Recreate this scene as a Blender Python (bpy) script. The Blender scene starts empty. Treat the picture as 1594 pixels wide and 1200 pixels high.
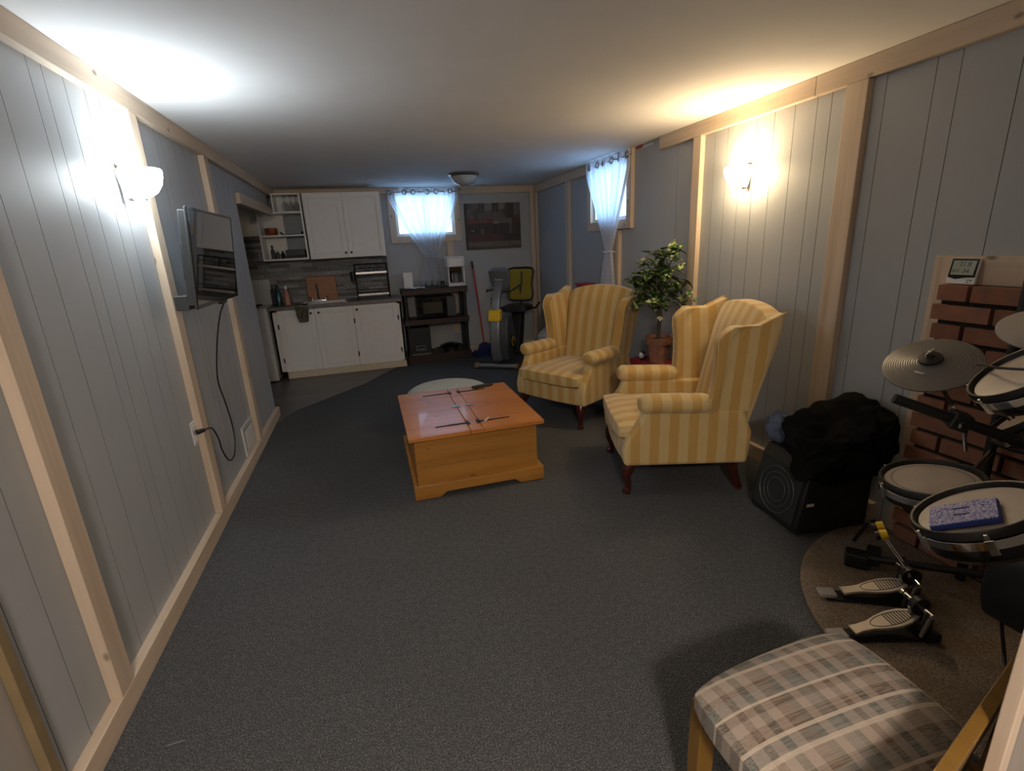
import bpy, bmesh, math, random
from mathutils import Vector, Matrix, Euler, noise as mnoise
random.seed(7)
PI = math.pi
scene = bpy.context.scene
COL = scene.collection

# ------------------------------------------------------------------ camera
F_PX, YAW, PITCH, ROLL = 766.32, 0.271577, -0.280382, -0.049715
cam_data = bpy.data.cameras.new('camera')
cam_data.sensor_width = 36.0
cam_data.sensor_fit = 'HORIZONTAL'
cam_data.lens = F_PX * 36.0 / 1594.0
cam_data.clip_start = 0.02
cam = bpy.data.objects.new('camera', cam_data)
COL.objects.link(cam)
fwd = Vector((math.sin(YAW)*math.cos(PITCH), math.cos(YAW)*math.cos(PITCH), math.sin(PITCH)))
rgt = Vector((math.cos(YAW), -math.sin(YAW), 0))
upv = rgt.cross(fwd)
r2 = math.cos(ROLL)*rgt + math.sin(ROLL)*upv
u2 = -math.sin(ROLL)*rgt + math.cos(ROLL)*upv
m = Matrix((r2, u2, -fwd)).transposed().to_4x4()
m.translation = Vector((0, 0, 1.5))
cam.matrix_world = m
scene.camera = cam

# ------------------------------------------------------------------ light, exposure
vs = scene.view_settings
vs.view_transform = 'Standard'; vs.look = 'None'; vs.exposure = 1.9; vs.gamma = 1.0
vs.use_curve_mapping = False
world = bpy.data.worlds.new('world'); scene.world = world
world.use_nodes = True
wb = world.node_tree.nodes['Background']
wb.inputs[0].default_value = (0.36, 0.63, 1.0, 1)
wb.inputs[1].default_value = 2.2
LEFT_SCONCE_W, RIGHT_SCONCE_W, REAR_FILL_W = 2.4, 3.7, 82.0
COOL, WARM, NEUTRAL = (0.86, 0.94, 1.0), (1.0, 0.67, 0.36), (1.0, 0.86, 0.72)

XL, XR, YB, ZC = -0.9965, 2.435, 7.015, 2.268      # wall surfaces
TRIM = 0.038                                        # stud and trim thickness

# ------------------------------------------------------------------ mesh helpers
class MB:
    def __init__(s):
        s.bm = bmesh.new(); s.mat = Matrix.Identity(4)
    def _v(s, p): return s.bm.verts.new(s.mat @ Vector(p))
    def box(s, x0, x1, y0, y1, z0, z1):
        vs_ = [s._v((x, y, z)) for x in (x0, x1) for y in (y0, y1) for z in (z0, z1)]
        for q in ((0,1,3,2),(4,6,7,5),(0,4,5,1),(2,3,7,6),(0,2,6,4),(1,5,7,3)):
            s.bm.faces.new([vs_[i] for i in q])
        return s
    def cbox(s, c, sz, rot=None):
        M = s.mat; s.mat = M @ Matrix.Translation(c) @ (Euler(rot).to_matrix().to_4x4() if rot else Matrix.Identity(4))
        s.box(-sz[0]/2, sz[0]/2, -sz[1]/2, sz[1]/2, -sz[2]/2, sz[2]/2); s.mat = M
        return s
    def tube(s, pts, r, n=10, closed=False, caps=True):
        pts = [Vector(p) for p in pts]; N = len(pts)
        rs = r if isinstance(r, (list, tuple)) else [r]*N
        rings = []; prev = None
        for i, p in enumerate(pts):
            a = pts[(i-1) % N] if (closed or i > 0) else p
            b = pts[(i+1) % N] if (closed or i < N-1) else p
            t = (b-a).normalized()
            if prev is None:
                u = t.cross(Vector((0,0,1)))
                if u.length < 1e-3: u = t.cross(Vector((1,0,0)))
            else:
                u = prev - t*prev.dot(t)
                if u.length < 1e-4: u = t.cross(Vector((1,0,0)))
            u.normalize(); prev = u; w = t.cross(u)
            rings.append([s._v(p + rs[i]*(math.cos(2*PI*k/n)*u + math.sin(2*PI*k/n)*w)) for k in range(n)])
        for i in range(N if closed else N-1):
            A, B = rings[i], rings[(i+1) % N]
            for k in range(n): s.bm.faces.new((A[k], A[(k+1)%n], B[(k+1)%n], B[k]))
        if caps and not closed:
            s.bm.faces.new(rings[0][::-1]); s.bm.faces.new(rings[-1])
        return s
    def lathe(s, prof, n=32, c=(0,0,0), axis=(0,0,1), a0=0, a1=2*PI):
        ax = Vector(axis).normalized(); q = Vector((0,0,1)).rotation_difference(ax).to_matrix().to_4x4()
        M = s.mat; s.mat = M @ Matrix.Translation(c) @ q
        full = abs(a1-a0-2*PI) < 1e-6; cnt = n if full else n+1
        rings = []
        for r, z in prof:
            if r < 1e-6: rings.append([s._v((0,0,z))])
            else: rings.append([s._v((r*math.cos(a0+(a1-a0)*k/n), r*math.sin(a0+(a1-a0)*k/n), z)) for k in range(cnt)])
        for A, B in zip(rings, rings[1:]):
            for k in range(n if full else n):
                k2 = (k+1) % cnt if full else k+1
                if len(A) == 1 and len(B) == 1: continue
                if len(A) == 1: s.bm.faces.new((A[0], B[k2], B[k]))
                elif len(B) == 1: s.bm.faces.new((A[k], A[k2], B[0]))
                else: s.bm.faces.new((A[k], A[k2], B[k2], B[k]))
        s.mat = M
        return s
    def prism(s, poly, ax, a0, a1):
        def P(u, v, a):
            return (a,u,v) if ax == 'x' else ((u,a,v) if ax == 'y' else (u,v,a))
        A = [s._v(P(u, v, a0)) for u, v in poly]; B = [s._v(P(u, v, a1)) for u, v in poly]
        s.bm.faces.new(A[::-1]); s.bm.faces.new(B); n = len(poly)
        for i in range(n): s.bm.faces.new((A[i], A[(i+1)%n], B[(i+1)%n], B[i]))
        return s
    def grid(s, fn, nu, nv, wrap=False):
        V = [[s._v(fn(i/nu, j/nv)) for j in range(nv+1)] for i in range(nu if wrap else nu+1)]
        for i in range(nu):
            A = V[i]; B = V[(i+1) % len(V)]
            for j in range(nv): s.bm.faces.new((A[j], B[j], B[j+1], A[j+1]))
        return s
    def pbox(s, fn, n=8):
        """cube of n x n faces a side, each vertex (u,v,w in -1..1) mapped by fn"""
        key = {}
        def gv(a):
            k = tuple(a)
            if k not in key: key[k] = s._v(fn(*[2*t/n-1 for t in a]))
            return key[k]
        for ax in range(3):
            o = [i for i in range(3) if i != ax]
            for side in (0, n):
                for i in range(n):
                    for j in range(n):
                        q = []
                        for di, dj in ((0,0),(1,0),(1,1),(0,1)):
                            a = [0,0,0]; a[ax] = side; a[o[0]] = i+di; a[o[1]] = j+dj; q.append(gv(a))
                        s.bm.faces.new(q)
        return s
    def ball(s, c, r, n=12, sc=(1,1,1)):
        M = s.mat; s.mat = M @ Matrix.Translation(c) @ Matrix.Diagonal((sc[0], sc[1], sc[2], 1))
        s.lathe([(r*math.sin(PI*i/n), -r*math.cos(PI*i/n)) for i in range(n+1)], n=n*2); s.mat = M
        return s
    def build(s, name, mat, parent=None, bevel=0, seg=2, sub=0, sharp=38, solid=0, label=None):
        bm = s.bm
        bmesh.ops.recalc_face_normals(bm, faces=bm.faces)
        for f in bm.faces: f.smooth = True
        lim = math.radians(sharp)
        for e in bm.edges:
            if len(e.link_faces) == 2 and e.calc_face_angle(0) > lim: e.smooth = False
        me = bpy.data.meshes.new(name); bm.to_mesh(me); bm.free()
        if mat: me.materials.append(mat)
        o = bpy.data.objects.new(name, me); COL.objects.link(o)
        if parent: o.parent = parent
        if solid:
            md = o.modifiers.new('solid', 'SOLIDIFY'); md.thickness = solid; md.offset = 0
        if bevel:
            md = o.modifiers.new('bevel', 'BEVEL'); md.width = bevel; md.segments = seg
            md.limit_method = 'ANGLE'; md.angle_limit = math.radians(35)
            me.polygons.foreach_set('use_smooth', [True]*len(me.polygons))
            for e in me.edges: e.use_edge_sharp = False
            md.harden_normals = True
        if sub:
            md = o.modifiers.new('sub', 'SUBSURF'); md.levels = sub; md.render_levels = sub
        if label: o['label'] = label
        return o

def tag(o, label, cat, group=None, kind=None):
    o['label'] = label; o['category'] = cat
    if group: o['group'] = group
    if kind: o['kind'] = kind
    return o
def thing(name, label, cat, loc=(0,0,0), rz=0, group=None):
    o = bpy.data.objects.new(name, None); COL.objects.link(o)
    o.empty_display_size = 0.05
    o.location = loc; o.rotation_euler = (0, 0, rz)
    return tag(o, label, cat, group)
def struct(o, label=None):
    o['kind'] = 'structure'
    if label: o['label'] = label
    return o
def copy_tree(o, parent=None):
    c = o.copy(); COL.objects.link(c); c.parent = parent
    for ch in list(o.children): copy_tree(ch, c)
    return c

# ------------------------------------------------------------------ materials
def _c(c): return (c[0], c[1], c[2], 1)
class NT:
    def __init__(s, name):
        s.m = bpy.data.materials.new(name); s.m.use_nodes = True
        s.t = s.m.node_tree; s.b = s.t.nodes['Principled BSDF']; s.out = s.t.nodes['Material Output']
    def n(s, typ, **kw):
        d = s.t.nodes.new(typ)
        for k, v in kw.items():
            if k in d.inputs.keys() if isinstance(k, str) else False: d.inputs[k].default_value = v
            else: setattr(d, k, v)
        return d
    def l(s, a, b): s.t.links.new(a, b)
    def obj(s, scale=(1,1,1)):
        tc = s.n('ShaderNodeTexCoord'); mp = s.n('ShaderNodeMapping'); mp.inputs['Scale'].default_value = scale
        s.l(tc.outputs['Object'], mp.inputs[0]); return mp.outputs[0]
    def noise(s, vec, scale, detail=3, rough=0.5):
        d = s.n('ShaderNodeTexNoise'); d.inputs['Scale'].default_value = scale
        d.inputs['Detail'].default_value = detail; d.inputs['Roughness'].default_value = rough
        s.l(vec, d.inputs['Vector']); return d.outputs['Fac']
    def ramp(s, fac, stops, interp='LINEAR'):
        d = s.n('ShaderNodeValToRGB'); cr = d.color_ramp; cr.interpolation = interp
        while len(cr.elements) < len(stops): cr.elements.new(0.5)
        for e, (p, c) in zip(cr.elements, stops): e.position = p; e.color = _c(c)
        s.l(fac, d.inputs[0]); return d.outputs[0]
    def math(s, op, a, b=None):
        d = s.n('ShaderNodeMath'); d.operation = op
        for i, v in enumerate((a, b)):
            if v is None: continue
            if isinstance(v, (int, float)): d.inputs[i].default_value = v
            else: s.l(v, d.inputs[i])
        return d.outputs[0]
    def mix(s, fac, a, b, typ='MIX'):
        d = s.n('ShaderNodeMix'); d.data_type = 'RGBA'; d.blend_type = typ
        for sock, v in ((d.inputs[0], fac), (d.inputs[6], a), (d.inputs[7], b)):
            if isinstance(v, (int, float)): sock.default_value = v
            elif isinstance(v, tuple): sock.default_value = _c(v)
            else: s.l(v, sock)
        return d.outputs[2]
    def bump(s, h, strength=0.3, dist=0.01):
        d = s.n('ShaderNodeBump'); d.inputs['Strength'].default_value = strength; d.inputs['Distance'].default_value = dist
        s.l(h, d.inputs['Height']); s.l(d.outputs[0], s.b.inputs['Normal'])
    def base(s, c): s.l(c, s.b.inputs['Base Color'])
    def set(s, **kw):
        for k, v in kw.items():
            s.b.inputs[{'rough':'Roughness','metal':'Metallic','spec':'Specular IOR Level','coat':'Coat Weight','trans':'Transmission Weight','sheen':'Sheen Weight','ior':'IOR'}[k]].default_value = v
        return s
def plain(name, c, rough=0.6, metal=0, var=0.06, scale=14, bump=0, **kw):
    t = NT(name); v = t.obj(); f = t.noise(v, scale)
    t.base(t.ramp(f, [(0.3, tuple(x*(1-var) for x in c)), (0.7, tuple(min(1, x*(1+var)) for x in c))]))
    t.set(rough=rough, metal=metal, **kw)
    if bump: t.bump(t.noise(v, scale*4), bump, 0.003)
    return t.m
def wood(name, c1, c2, axis='z', rough=0.6, knots=True, grain=26, coat=0):
    t = NT(name); sc = {'x': (0.9, grain, grain), 'y': (grain, 0.9, grain), 'z': (grain, grain, 0.9)}[axis]
    v = t.obj(sc); f = t.noise(v, 1.0, 5, 0.6)
    col = t.ramp(f, [(0.3, c2), (0.5, c1), (0.75, tuple(min(1, x*1.1) for x in c1))])
    big = t.noise(t.obj(tuple(0.12*x if x > 1 else 0.8 for x in sc)), 1.6, 2)
    col = t.mix(t.ramp(big, [(0.35, (0,0,0)), (0.75, (0.5,0.5,0.5))]), col, tuple(0.82*x for x in c2))
    if knots:
        s2 = {'x': (6, 11, 11), 'y': (11, 6, 11), 'z': (11, 11, 6)}[axis]
        vo = t.n('ShaderNodeTexVoronoi'); vo.inputs['Scale'].default_value = 0.75; t.l(t.obj(s2), vo.inputs['Vector'])
        k = t.ramp(vo.outputs['Distance'], [(0.0, (1,1,1)), (0.06, (0.7,0.7,0.7)), (0.115, (0,0,0))])
        col = t.mix(k, col, tuple(x*0.30 for x in c2))
    t.base(col); t.set(rough=rough, coat=coat); t.bump(f, 0.12, 0.002)
    return t.m
def stripes(name, axis, c1, c2, period=0.125, off=0.0):
    t = NT(name); sep = t.n('ShaderNodeSeparateXYZ'); t.l(t.obj(), sep.inputs[0])
    a = sep.outputs[{'x': 0, 'y': 1}[axis]]
    fr = t.math('FRACT', t.math('ADD', t.math('MULTIPLY', a, 1/period), off+10))
    s = t.ramp(fr, [(0.0, c1), (0.46, c1), (0.50, c2), (0.96, c2), (1.0, c1)])
    fine = t.noise(t.obj((1,1,1)), 9, 3)
    t.base(t.mix(t.ramp(fine, [(0.3, (0.0,0.0,0.0)), (0.8, (0.25,0.25,0.25))]), s, tuple(0.75*x for x in c1)))
    t.set(rough=0.75, sheen=0.3); t.bump(t.noise(t.obj((1,1,1)), 320, 2), 0.18, 0.002)
    return t.m
def emis(name, c, st):
    t = NT(name); e = t.n('ShaderNodeEmission'); e.inputs[0].default_value = _c(c); e.inputs[1].default_value = st
    t.l(e.outputs[0], t.out.inputs[0]); return t.m
def attr_mat(name, rough=0.8, var=0.12, scale=30, bump=0.4):
    t = NT(name); a = t.n('ShaderNodeAttribute'); a.attribute_name = 'tint'
    f = t.noise(t.obj(), scale, 4)
    t.base(t.mix(t.ramp(f, [(0.3, (0,0,0)), (0.8, (0.6,0.6,0.6))]), a.outputs['Color'], (0.10,0.08,0.07)))
    t.set(rough=rough); t.bump(f, bump, 0.004); return t.m

M = {}
M['wall'] = plain('painted_panelling', (0.385, 0.40, 0.415), 0.55, var=0.03, scale=3)
M['wall_back'] = M['wall']
M['groove'] = plain('panel_groove', (0.15, 0.155, 0.16), 0.9)
M['smooth_wall'] = plain('beige_wall_paint', (0.36, 0.33, 0.30), 0.6, var=0.02)
M['ceiling'] = plain('ceiling_paint', (0.80, 0.80, 0.80), 0.85, var=0.02, scale=5)
t = NT('carpet'); v = t.obj(); f = t.noise(v, 185, 4, 0.75); g = t.noise(v, 2.2, 3); h = t.noise(v, 38, 3)
c = t.ramp(f, [(0.36, (0.020,0.022,0.025)), (0.47, (0.085,0.088,0.093)), (0.55, (0.13,0.133,0.138)), (0.66, (0.31,0.31,0.313))])
c = t.mix(t.ramp(g, [(0.35, (0,0,0)), (0.7, (0.25,0.25,0.25))]), c, (0.07,0.072,0.075))
c = t.mix(t.ramp(h, [(0.4, (0,0,0)), (0.7, (0.4,0.4,0.4))]), c, (0.055,0.056,0.058))
t.base(c); t.set(rough=1.0, spec=0.1); t.bump(f, 0.7, 0.008); M['carpet'] = t.m
t = NT('brown_carpet'); v = t.obj(); f = t.noise(v, 230, 3, 0.7); g = t.noise(v, 5, 3)
c = t.ramp(f, [(0.32, (0.08,0.060,0.042)), (0.5, (0.26,0.20,0.145)), (0.7, (0.48,0.39,0.30))])
c = t.mix(t.ramp(g, [(0.45, (0,0,0)), (0.62, (0.5,0.5,0.5))]), c, (0.16,0.12,0.075))
t.base(c); t.set(rough=1.0, spec=0.1); t.bump(f, 0.7, 0.008); M['hearth_carpet'] = t.m
t = NT('vinyl_planks'); v = t.obj((1,1,1)); br = t.n('ShaderNodeTexBrick'); t.l(v, br.inputs['Vector'])
br.inputs['Scale'].default_value = 1.0; br.inputs['Brick Width'].default_value = 1.2; br.inputs['Row Height'].default_value = 0.12
br.inputs['Mortar Size'].default_value = 0.002; br.inputs['Color1'].default_value = (0.085,0.078,0.075,1); br.inputs['Color2'].default_value = (0.15,0.135,0.13,1)
br.inputs['Mortar'].default_value = (0.02,0.02,0.02,1)
g = t.noise(t.obj((1.5,40,40)), 1.0, 4)
t.base(t.mix(t.ramp(g, [(0.35,(0,0,0)),(0.7,(0.6,0.6,0.6))]), br.outputs['Color'], (0.06,0.055,0.053))); t.set(rough=0.35); M['vinyl'] = t.m
PINE1, PINE2 = (0.62,0.50,0.38), (0.52,0.40,0.285)
for ax in 'xyz': M['pine_'+ax] = wood('pine_'+ax, PINE1, PINE2, ax, 0.65)
M['pine_dark'] = plain('pine_shadow_edge', (0.22,0.16,0.08), 0.8)  # dark brown wood of the left wall strip and chest board joints
M['orange_pine_x'] = wood('orange_pine_x', (0.43,0.20,0.040), (0.34,0.145,0.024), 'x', 0.3, True, 18, 0.25)
M['orange_pine_top'] = wood('orange_pine_top', (0.55,0.215,0.05), (0.42,0.145,0.03), 'x', 0.34, True, 14, 0.12)
M['honey_wood'] = wood('honey_wood', (0.20,0.105,0.018), (0.15,0.075,0.010), 'z', 0.4, False, 20, 0.2)
M['mahogany'] = wood('mahogany', (0.06,0.013,0.009), (0.03,0.006,0.005), 'z', 0.2, False, 20, 0.4)
M['board_wood'] = wood('board_wood', (0.36,0.14,0.035), (0.27,0.09,0.02), 'x', 0.45, False, 20)
M['white'] = plain('white_paint', (0.80,0.79,0.77), 0.4, var=0.02)
M['cream'] = plain('cream_board', (0.62,0.54,0.40), 0.6, var=0.04)
M['enamel'] = plain('white_enamel', (0.66,0.65,0.64), 0.25, var=0.01)
M['black'] = plain('black_plastic', (0.012,0.012,0.013), 0.45, var=0.1)
M['gloss_black'] = plain('gloss_black', (0.008,0.009,0.010), 0.06, var=0.05)
M['screen'] = plain('tv_screen', (0.004,0.006,0.006), 0.03, var=0.02, spec=1.0, coat=1.0)
M['dark_grey'] = plain('dark_grey_plastic', (0.05,0.055,0.06), 0.45)
M['steel'] = plain('stainless_steel', (0.55,0.55,0.55), 0.25, 1.0)
M['chrome'] = plain('chrome', (0.75,0.75,0.75), 0.12, 1.0, var=0.01)
M['silver'] = plain('silver_paint', (0.26,0.27,0.28), 0.35, 0.6)
M['bronze'] = plain('nickel', (0.35,0.33,0.30), 0.3, 1.0)
M['counter'] = plain('laminate_counter', (0.17,0.15,0.14), 0.35, var=0.25, scale=30)
M['shelf_brown'] = plain('brown_black_plastic', (0.035,0.018,0.014), 0.5)
M['yellow'] = plain('yellow_plastic', (0.75,0.48,0.01), 0.4)
M['mesh_yellow'] = plain('yellow_mesh_fabric', (0.28,0.22,0.015), 0.8, scale=200, var=0.3)
M['red'] = plain('red_lacquer', (0.30,0.012,0.022), 0.35)
M['red_plastic'] = plain('red_plastic', (0.42,0.03,0.03), 0.4)
M['blue_plastic'] = plain('dark_blue_plastic', (0.01,0.02,0.09), 0.5)
M['terracotta'] = plain('terracotta', (0.26,0.11,0.065), 0.85, var=0.2, scale=20)
M['soil'] = plain('soil', (0.03,0.02,0.014), 1.0, var=0.4, scale=60, bump=0.5)
M['bark'] = plain('bark', (0.055,0.045,0.035), 0.9, var=0.4, scale=50, bump=0.5)
FAB1, FAB2 = (0.47,0.285,0.075), (0.54,0.40,0.18)
M['fabric_x'] = stripes('striped_fabric_x', 'x', FAB1, FAB2, 0.11)
M['fabric_y'] = stripes('striped_fabric_y', 'y', FAB1, FAB2, 0.11)
M['denim'] = plain('blue_denim', (0.07,0.09,0.14), 0.95, var=0.3, scale=40)
M['jacket'] = plain('black_cloth', (0.006,0.006,0.0055), 1.0, var=0.5, scale=8, bump=0.3, spec=0.08)
M['speaker_cloth'] = plain('speaker_cloth', (0.014,0.016,0.016), 0.8, var=0.3, scale=300, bump=0.3)
M['drum_head'] = plain('mesh_drum_head', (0.42,0.36,0.31), 0.35, var=0.12, scale=9)
M['cymbal'] = None
t = NT('grey_rubber_cymbal'); vec = t.obj(); wv = t.n('ShaderNodeTexWave'); wv.wave_type = 'RINGS'; wv.rings_direction = 'Z'
wv.inputs['Scale'].default_value = 42; t.l(vec, wv.inputs['Vector'])
t.base(t.ramp(wv.outputs['Fac'], [(0, (0.13,0.12,0.11)), (1, (0.19,0.175,0.16))])); t.set(rough=0.38); t.bump(wv.outputs['Fac'], 0.35, 0.002); M['cymbal'] = t.m
M['pale_rubber'] = plain('pale_grey_rubber', (0.40,0.37,0.34), 0.5)
M['cloth_white'] = plain('white_cloth', (0.62,0.63,0.66), 0.9)
M['cushion'] = plain('pale_cushion_fabric', (0.50,0.52,0.46), 0.9, var=0.12, scale=40)
M['orange_brown'] = plain('orange_glaze', (0.28,0.07,0.02), 0.35)
M['peach'] = plain('peach_soap', (0.45,0.20,0.12), 0.3)
M['teal'] = plain('teal_bottle', (0.01,0.06,0.08), 0.2)
M['foam'] = None
t = NT('blue_speckled_foam'); f = t.noise(t.obj(), 260, 2)
t.base(t.ramp(f, [(0.38, (0.08,0.10,0.42)), (0.5, (0.36,0.36,0.55)), (0.62, (0.62,0.58,0.68))])); t.set(rough=0.8); M['foam'] = t.m
M['foam_blue'] = plain('deep_blue_foam', (0.02,0.04,0.26), 0.7)
t = NT('clear_glass'); t.set(rough=0.02, trans=1.0, ior=1.45); t.b.inputs['Base Color'].default_value = (0.95,0.97,0.97,1); M['glass'] = t.m
t = NT('window_pane'); tr = t.n('ShaderNodeBsdfTransparent'); gl = t.n('ShaderNodeBsdfGlossy'); mx = t.n('ShaderNodeMixShader')
gl.inputs['Roughness'].default_value = 0.05; mx.inputs[0].default_value = 0.08
t.l(tr.outputs[0], mx.inputs[1]); t.l(gl.outputs[0], mx.inputs[2]); t.l(mx.outputs[0], t.out.inputs[0]); M['pane'] = t.m
# sheer curtain: translucent weave with a faint checked grid
t = NT('sheer_curtain'); sep = t.n('ShaderNodeSeparateXYZ'); tc = t.n('ShaderNodeTexCoord'); t.l(tc.outputs['UV'], sep.inputs[0])
gx = t.math('GREATER_THAN', t.math('FRACT', t.math('MULTIPLY', sep.outputs[0], 26.0)), 0.86)
gy = t.math('GREATER_THAN', t.math('FRACT', t.math('MULTIPLY', sep.outputs[1], 30.0)), 0.86)
line = t.math('MAXIMUM', gx, gy)
dif = t.n('ShaderNodeBsdfDiffuse'); dif.inputs[0].default_value = (0.75,0.77,0.82,1)
tl = t.n('ShaderNodeBsdfTranslucent'); tl.inputs[0].default_value = (0.80,0.83,0.90,1)
m1 = t.n('ShaderNodeMixShader'); m1.inputs[0].default_value = 0.5; t.l(dif.outputs[0], m1.inputs[1]); t.l(tl.outputs[0], m1.inputs[2])
tr = t.n('ShaderNodeBsdfTransparent'); m2 = t.n('ShaderNodeMixShader')
op = t.math('ADD', t.math('MULTIPLY', line, 0.07), 0.86); t.l(op, m2.inputs[0])
t.l(tr.outputs[0], m2.inputs[1]); t.l(m1.outputs[0], m2.inputs[2]); t.l(m2.outputs[0], t.out.inputs[0]); M['sheer'] = t.m
# variegated leaf
t = NT('variegated_leaf'); f = t.noise(t.obj(), 34, 2)
t.base(t.ramp(f, [(0.44, (0.018,0.060,0.012)), (0.52, (0.04,0.10,0.022)), (0.58, (0.34,0.36,0.16)), (0.68, (0.52,0.50,0.28))])); t.set(rough=0.4); M['leaf'] = t.m
M['cream_leaf'] = plain('cream_leaf', (0.62,0.58,0.30), 0.45, var=0.2, scale=30)
M['slate'] = attr_mat('ledger_stone', 0.6, bump=0.5)
M['brick'] = attr_mat('red_brick', 0.85, scale=22, bump=0.3)
M['mortar'] = plain('dark_mortar', (0.018,0.014,0.010), 0.95, var=0.4, scale=40, bump=0.6)
M['canvas'] = attr_mat('canvas_print', 0.6, scale=60, bump=0.1)
M['outside_wall'] = plain('window_well', (0.55,0.6,0.66), 0.9)
# plaid
t = NT('plaid_fabric'); sep = t.n('ShaderNodeSeparateXYZ'); t.l(t.obj(), sep.inputs[0])
fx = t.math('FRACT', t.math('ADD', t.math('MULTIPLY', sep.outputs[0], 1/0.235), 10.1))
fy = t.math('FRACT', t.math('ADD', t.math('MULTIPLY', sep.outputs[1], 1/0.20), 10.25))
TA, GR, BRN, CR, BL = (0.33,0.26,0.21), (0.055,0.065,0.05), (0.12,0.075,0.05), (0.50,0.41,0.32), (0.13,0.13,0.12)
px_ = t.ramp(fx, [(0, TA),(0.10, GR),(0.19, TA),(0.30, BRN),(0.44, GR),(0.52, TA),(0.62, BL),(0.74, GR),(0.80, TA),(0.92, BRN)], 'CONSTANT')
py_ = t.ramp(fy, [(0, TA),(0.08, CR),(0.13, BL),(0.27, CR),(0.31, BRN),(0.44, TA),(0.56, BRN),(0.66, CR),(0.69, BL),(0.84, BRN),(0.92, TA)], 'CONSTANT')
c = t.mix(0.5, px_, py_)
cl = t.math('MAXIMUM', t.math('MULTIPLY', t.math('GREATER_THAN', fy, 0.08), t.math('LESS_THAN', fy, 0.13)),
            t.math('MAXIMUM', t.math('MULTIPLY', t.math('GREATER_THAN', fy, 0.27), t.math('LESS_THAN', fy, 0.31)), t.math('MULTIPLY', t.math('GREATER_THAN', fy, 0.66), t.math('LESS_THAN', fy, 0.69))))
c = t.mix(t.math('MULTIPLY', cl, 0.7), c, CR)
f = t.noise(t.obj((6, 300, 300)), 1.0, 2)
t.base(t.mix(t.ramp(f, [(0.35,(0,0,0)),(0.65,(0.45,0.45,0.45))]), c, (0.32,0.28,0.23))); t.set(rough=0.95); t.bump(f, 0.3, 0.002); M['plaid'] = t.m

def tint(o, cols):
    """one colour for each connected box of 6 faces"""
    me = o.data; a = me.color_attributes.new('tint', 'FLOAT_COLOR', 'CORNER')
    for i, p in enumerate(me.polygons):
        c = cols[i//6]
        for li in p.loop_indices: a.data[li].color = (c[0], c[1], c[2], 1)
# ================================================================== THE SETTING
struct(MB().box(-2.3, 2.6, -2.7, 7.2, -0.12, 0.0).build('floor', M['carpet']), 'dark grey cut pile carpet')
# kitchen vinyl, bounded by the slanting carpet edge
struct(MB().prism([(-2.05,4.7),(-0.93,4.75),(-0.90,4.93),(-0.80,5.12),(-0.61,5.33),(-0.149,5.86),(0.36,6.74),(0.40,7.0),(-2.05,7.0)], 'z', 0.0, 0.005).build('floor_kitchen', M['vinyl']), 'grey plank vinyl')
struct(MB().box(-2.3, 2.6, -2.7, 7.2, ZC, ZC+0.1).build('ceiling', M['ceiling']))

def grooved(x, side, segs, z0, z1, grooves, mb):
    """panelled wall face in the plane X=x between the Y values of segs; V grooves cut 3 mm deep"""
    y0, y1 = segs
    pts = [(y0, 0.0)]
    for g in sorted(grooves):
        if y0+0.01 < g < y1-0.01: pts += [(g-0.0014, 0.0), (g-0.0009, 0.004), (g+0.0009, 0.004), (g+0.0014, 0.0)]
    pts.append((y1, 0.0))
    poly = [(x+side*d, y) for y, d in pts] + [(x+side*0.10, y1), (x+side*0.10, y0)]
    mb.prism(poly, 'z', z0, z1)
def groove_faces(o, x, side):
    o.data.materials.append(M['groove'])
    for p in o.data.polygons:
        d = (p.center.x-x)*side
        if 0.001 < d < 0.0045 and abs(p.normal.z) < 0.5: p.material_index = 1
def spaced(y0, y1, seed):
    rnd = random.Random(seed); y = y0; out = []
    while y < y1:
        out.append(y); y += rnd.choice((0.10, 0.15, 0.20, 0.13, 0.09))
    return out
gl = [1.39, 1.519, 1.795, 1.897, 2.05, 2.244, 2.33, 2.468, 2.62, 2.74, 3.13, 3.33, 3.41, 3.62, 3.80, 3.95, 4.30, 4.45, 4.66, 4.80]
mb = MB(); grooved(XL, -1, (1.33, 5.01), 0, ZC, gl, mb)
o = mb.build('wall_left', M['wall'], sharp=20); groove_faces(o, XL, -1); struct(o, 'pale grey blue grooved panelling')
struct(MB().box(XL-0.1, XL-0.004, -2.6, 1.33, 0, ZC).build('wall_left_near', M['smooth_wall']))
# bulkhead over the kitchen alcove
struct(MB().box(XL-0.10, XL, 5.01, 6.67, 1.965, ZC).build('wall_left_header', M['wall']))
# alcove walls
struct(MB().box(-2.10, -2.0, 4.9, 7.1, 0, ZC).build('wall_alcove_left', M['wall']))
struct(MB().box(-2.0, XL-0.1, 4.9, 5.01, 0, ZC).build('wall_alcove_front', M['wall']))
# right wall with window opening y 4.36-5.13, z 1.67-2.2
gr = [2.93, 3.06, 3.19, 3.62] + [2.276, 2.365, 2.512, 2.66, 2.80, 1.462, 1.674, 1.77, 1.987, 1.25, 1.05, 0.85] + [6.1]
mb = MB()
grooved(XR, 1, (0.0, 4.36), 0, ZC, gr, mb); grooved(XR, 1, (4.36, 5.13), 0, 1.67, [4.9], mb)
grooved(XR, 1, (4.36, 5.13), 2.21, ZC, [], mb); grooved(XR, 1, (5.13, YB+0.1), 0, ZC, gr, mb)
o = mb.build('wall_right', M['wall'], sharp=20); groove_faces(o, XR, 1); struct(o, 'grey blue grooved panelling')
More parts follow.
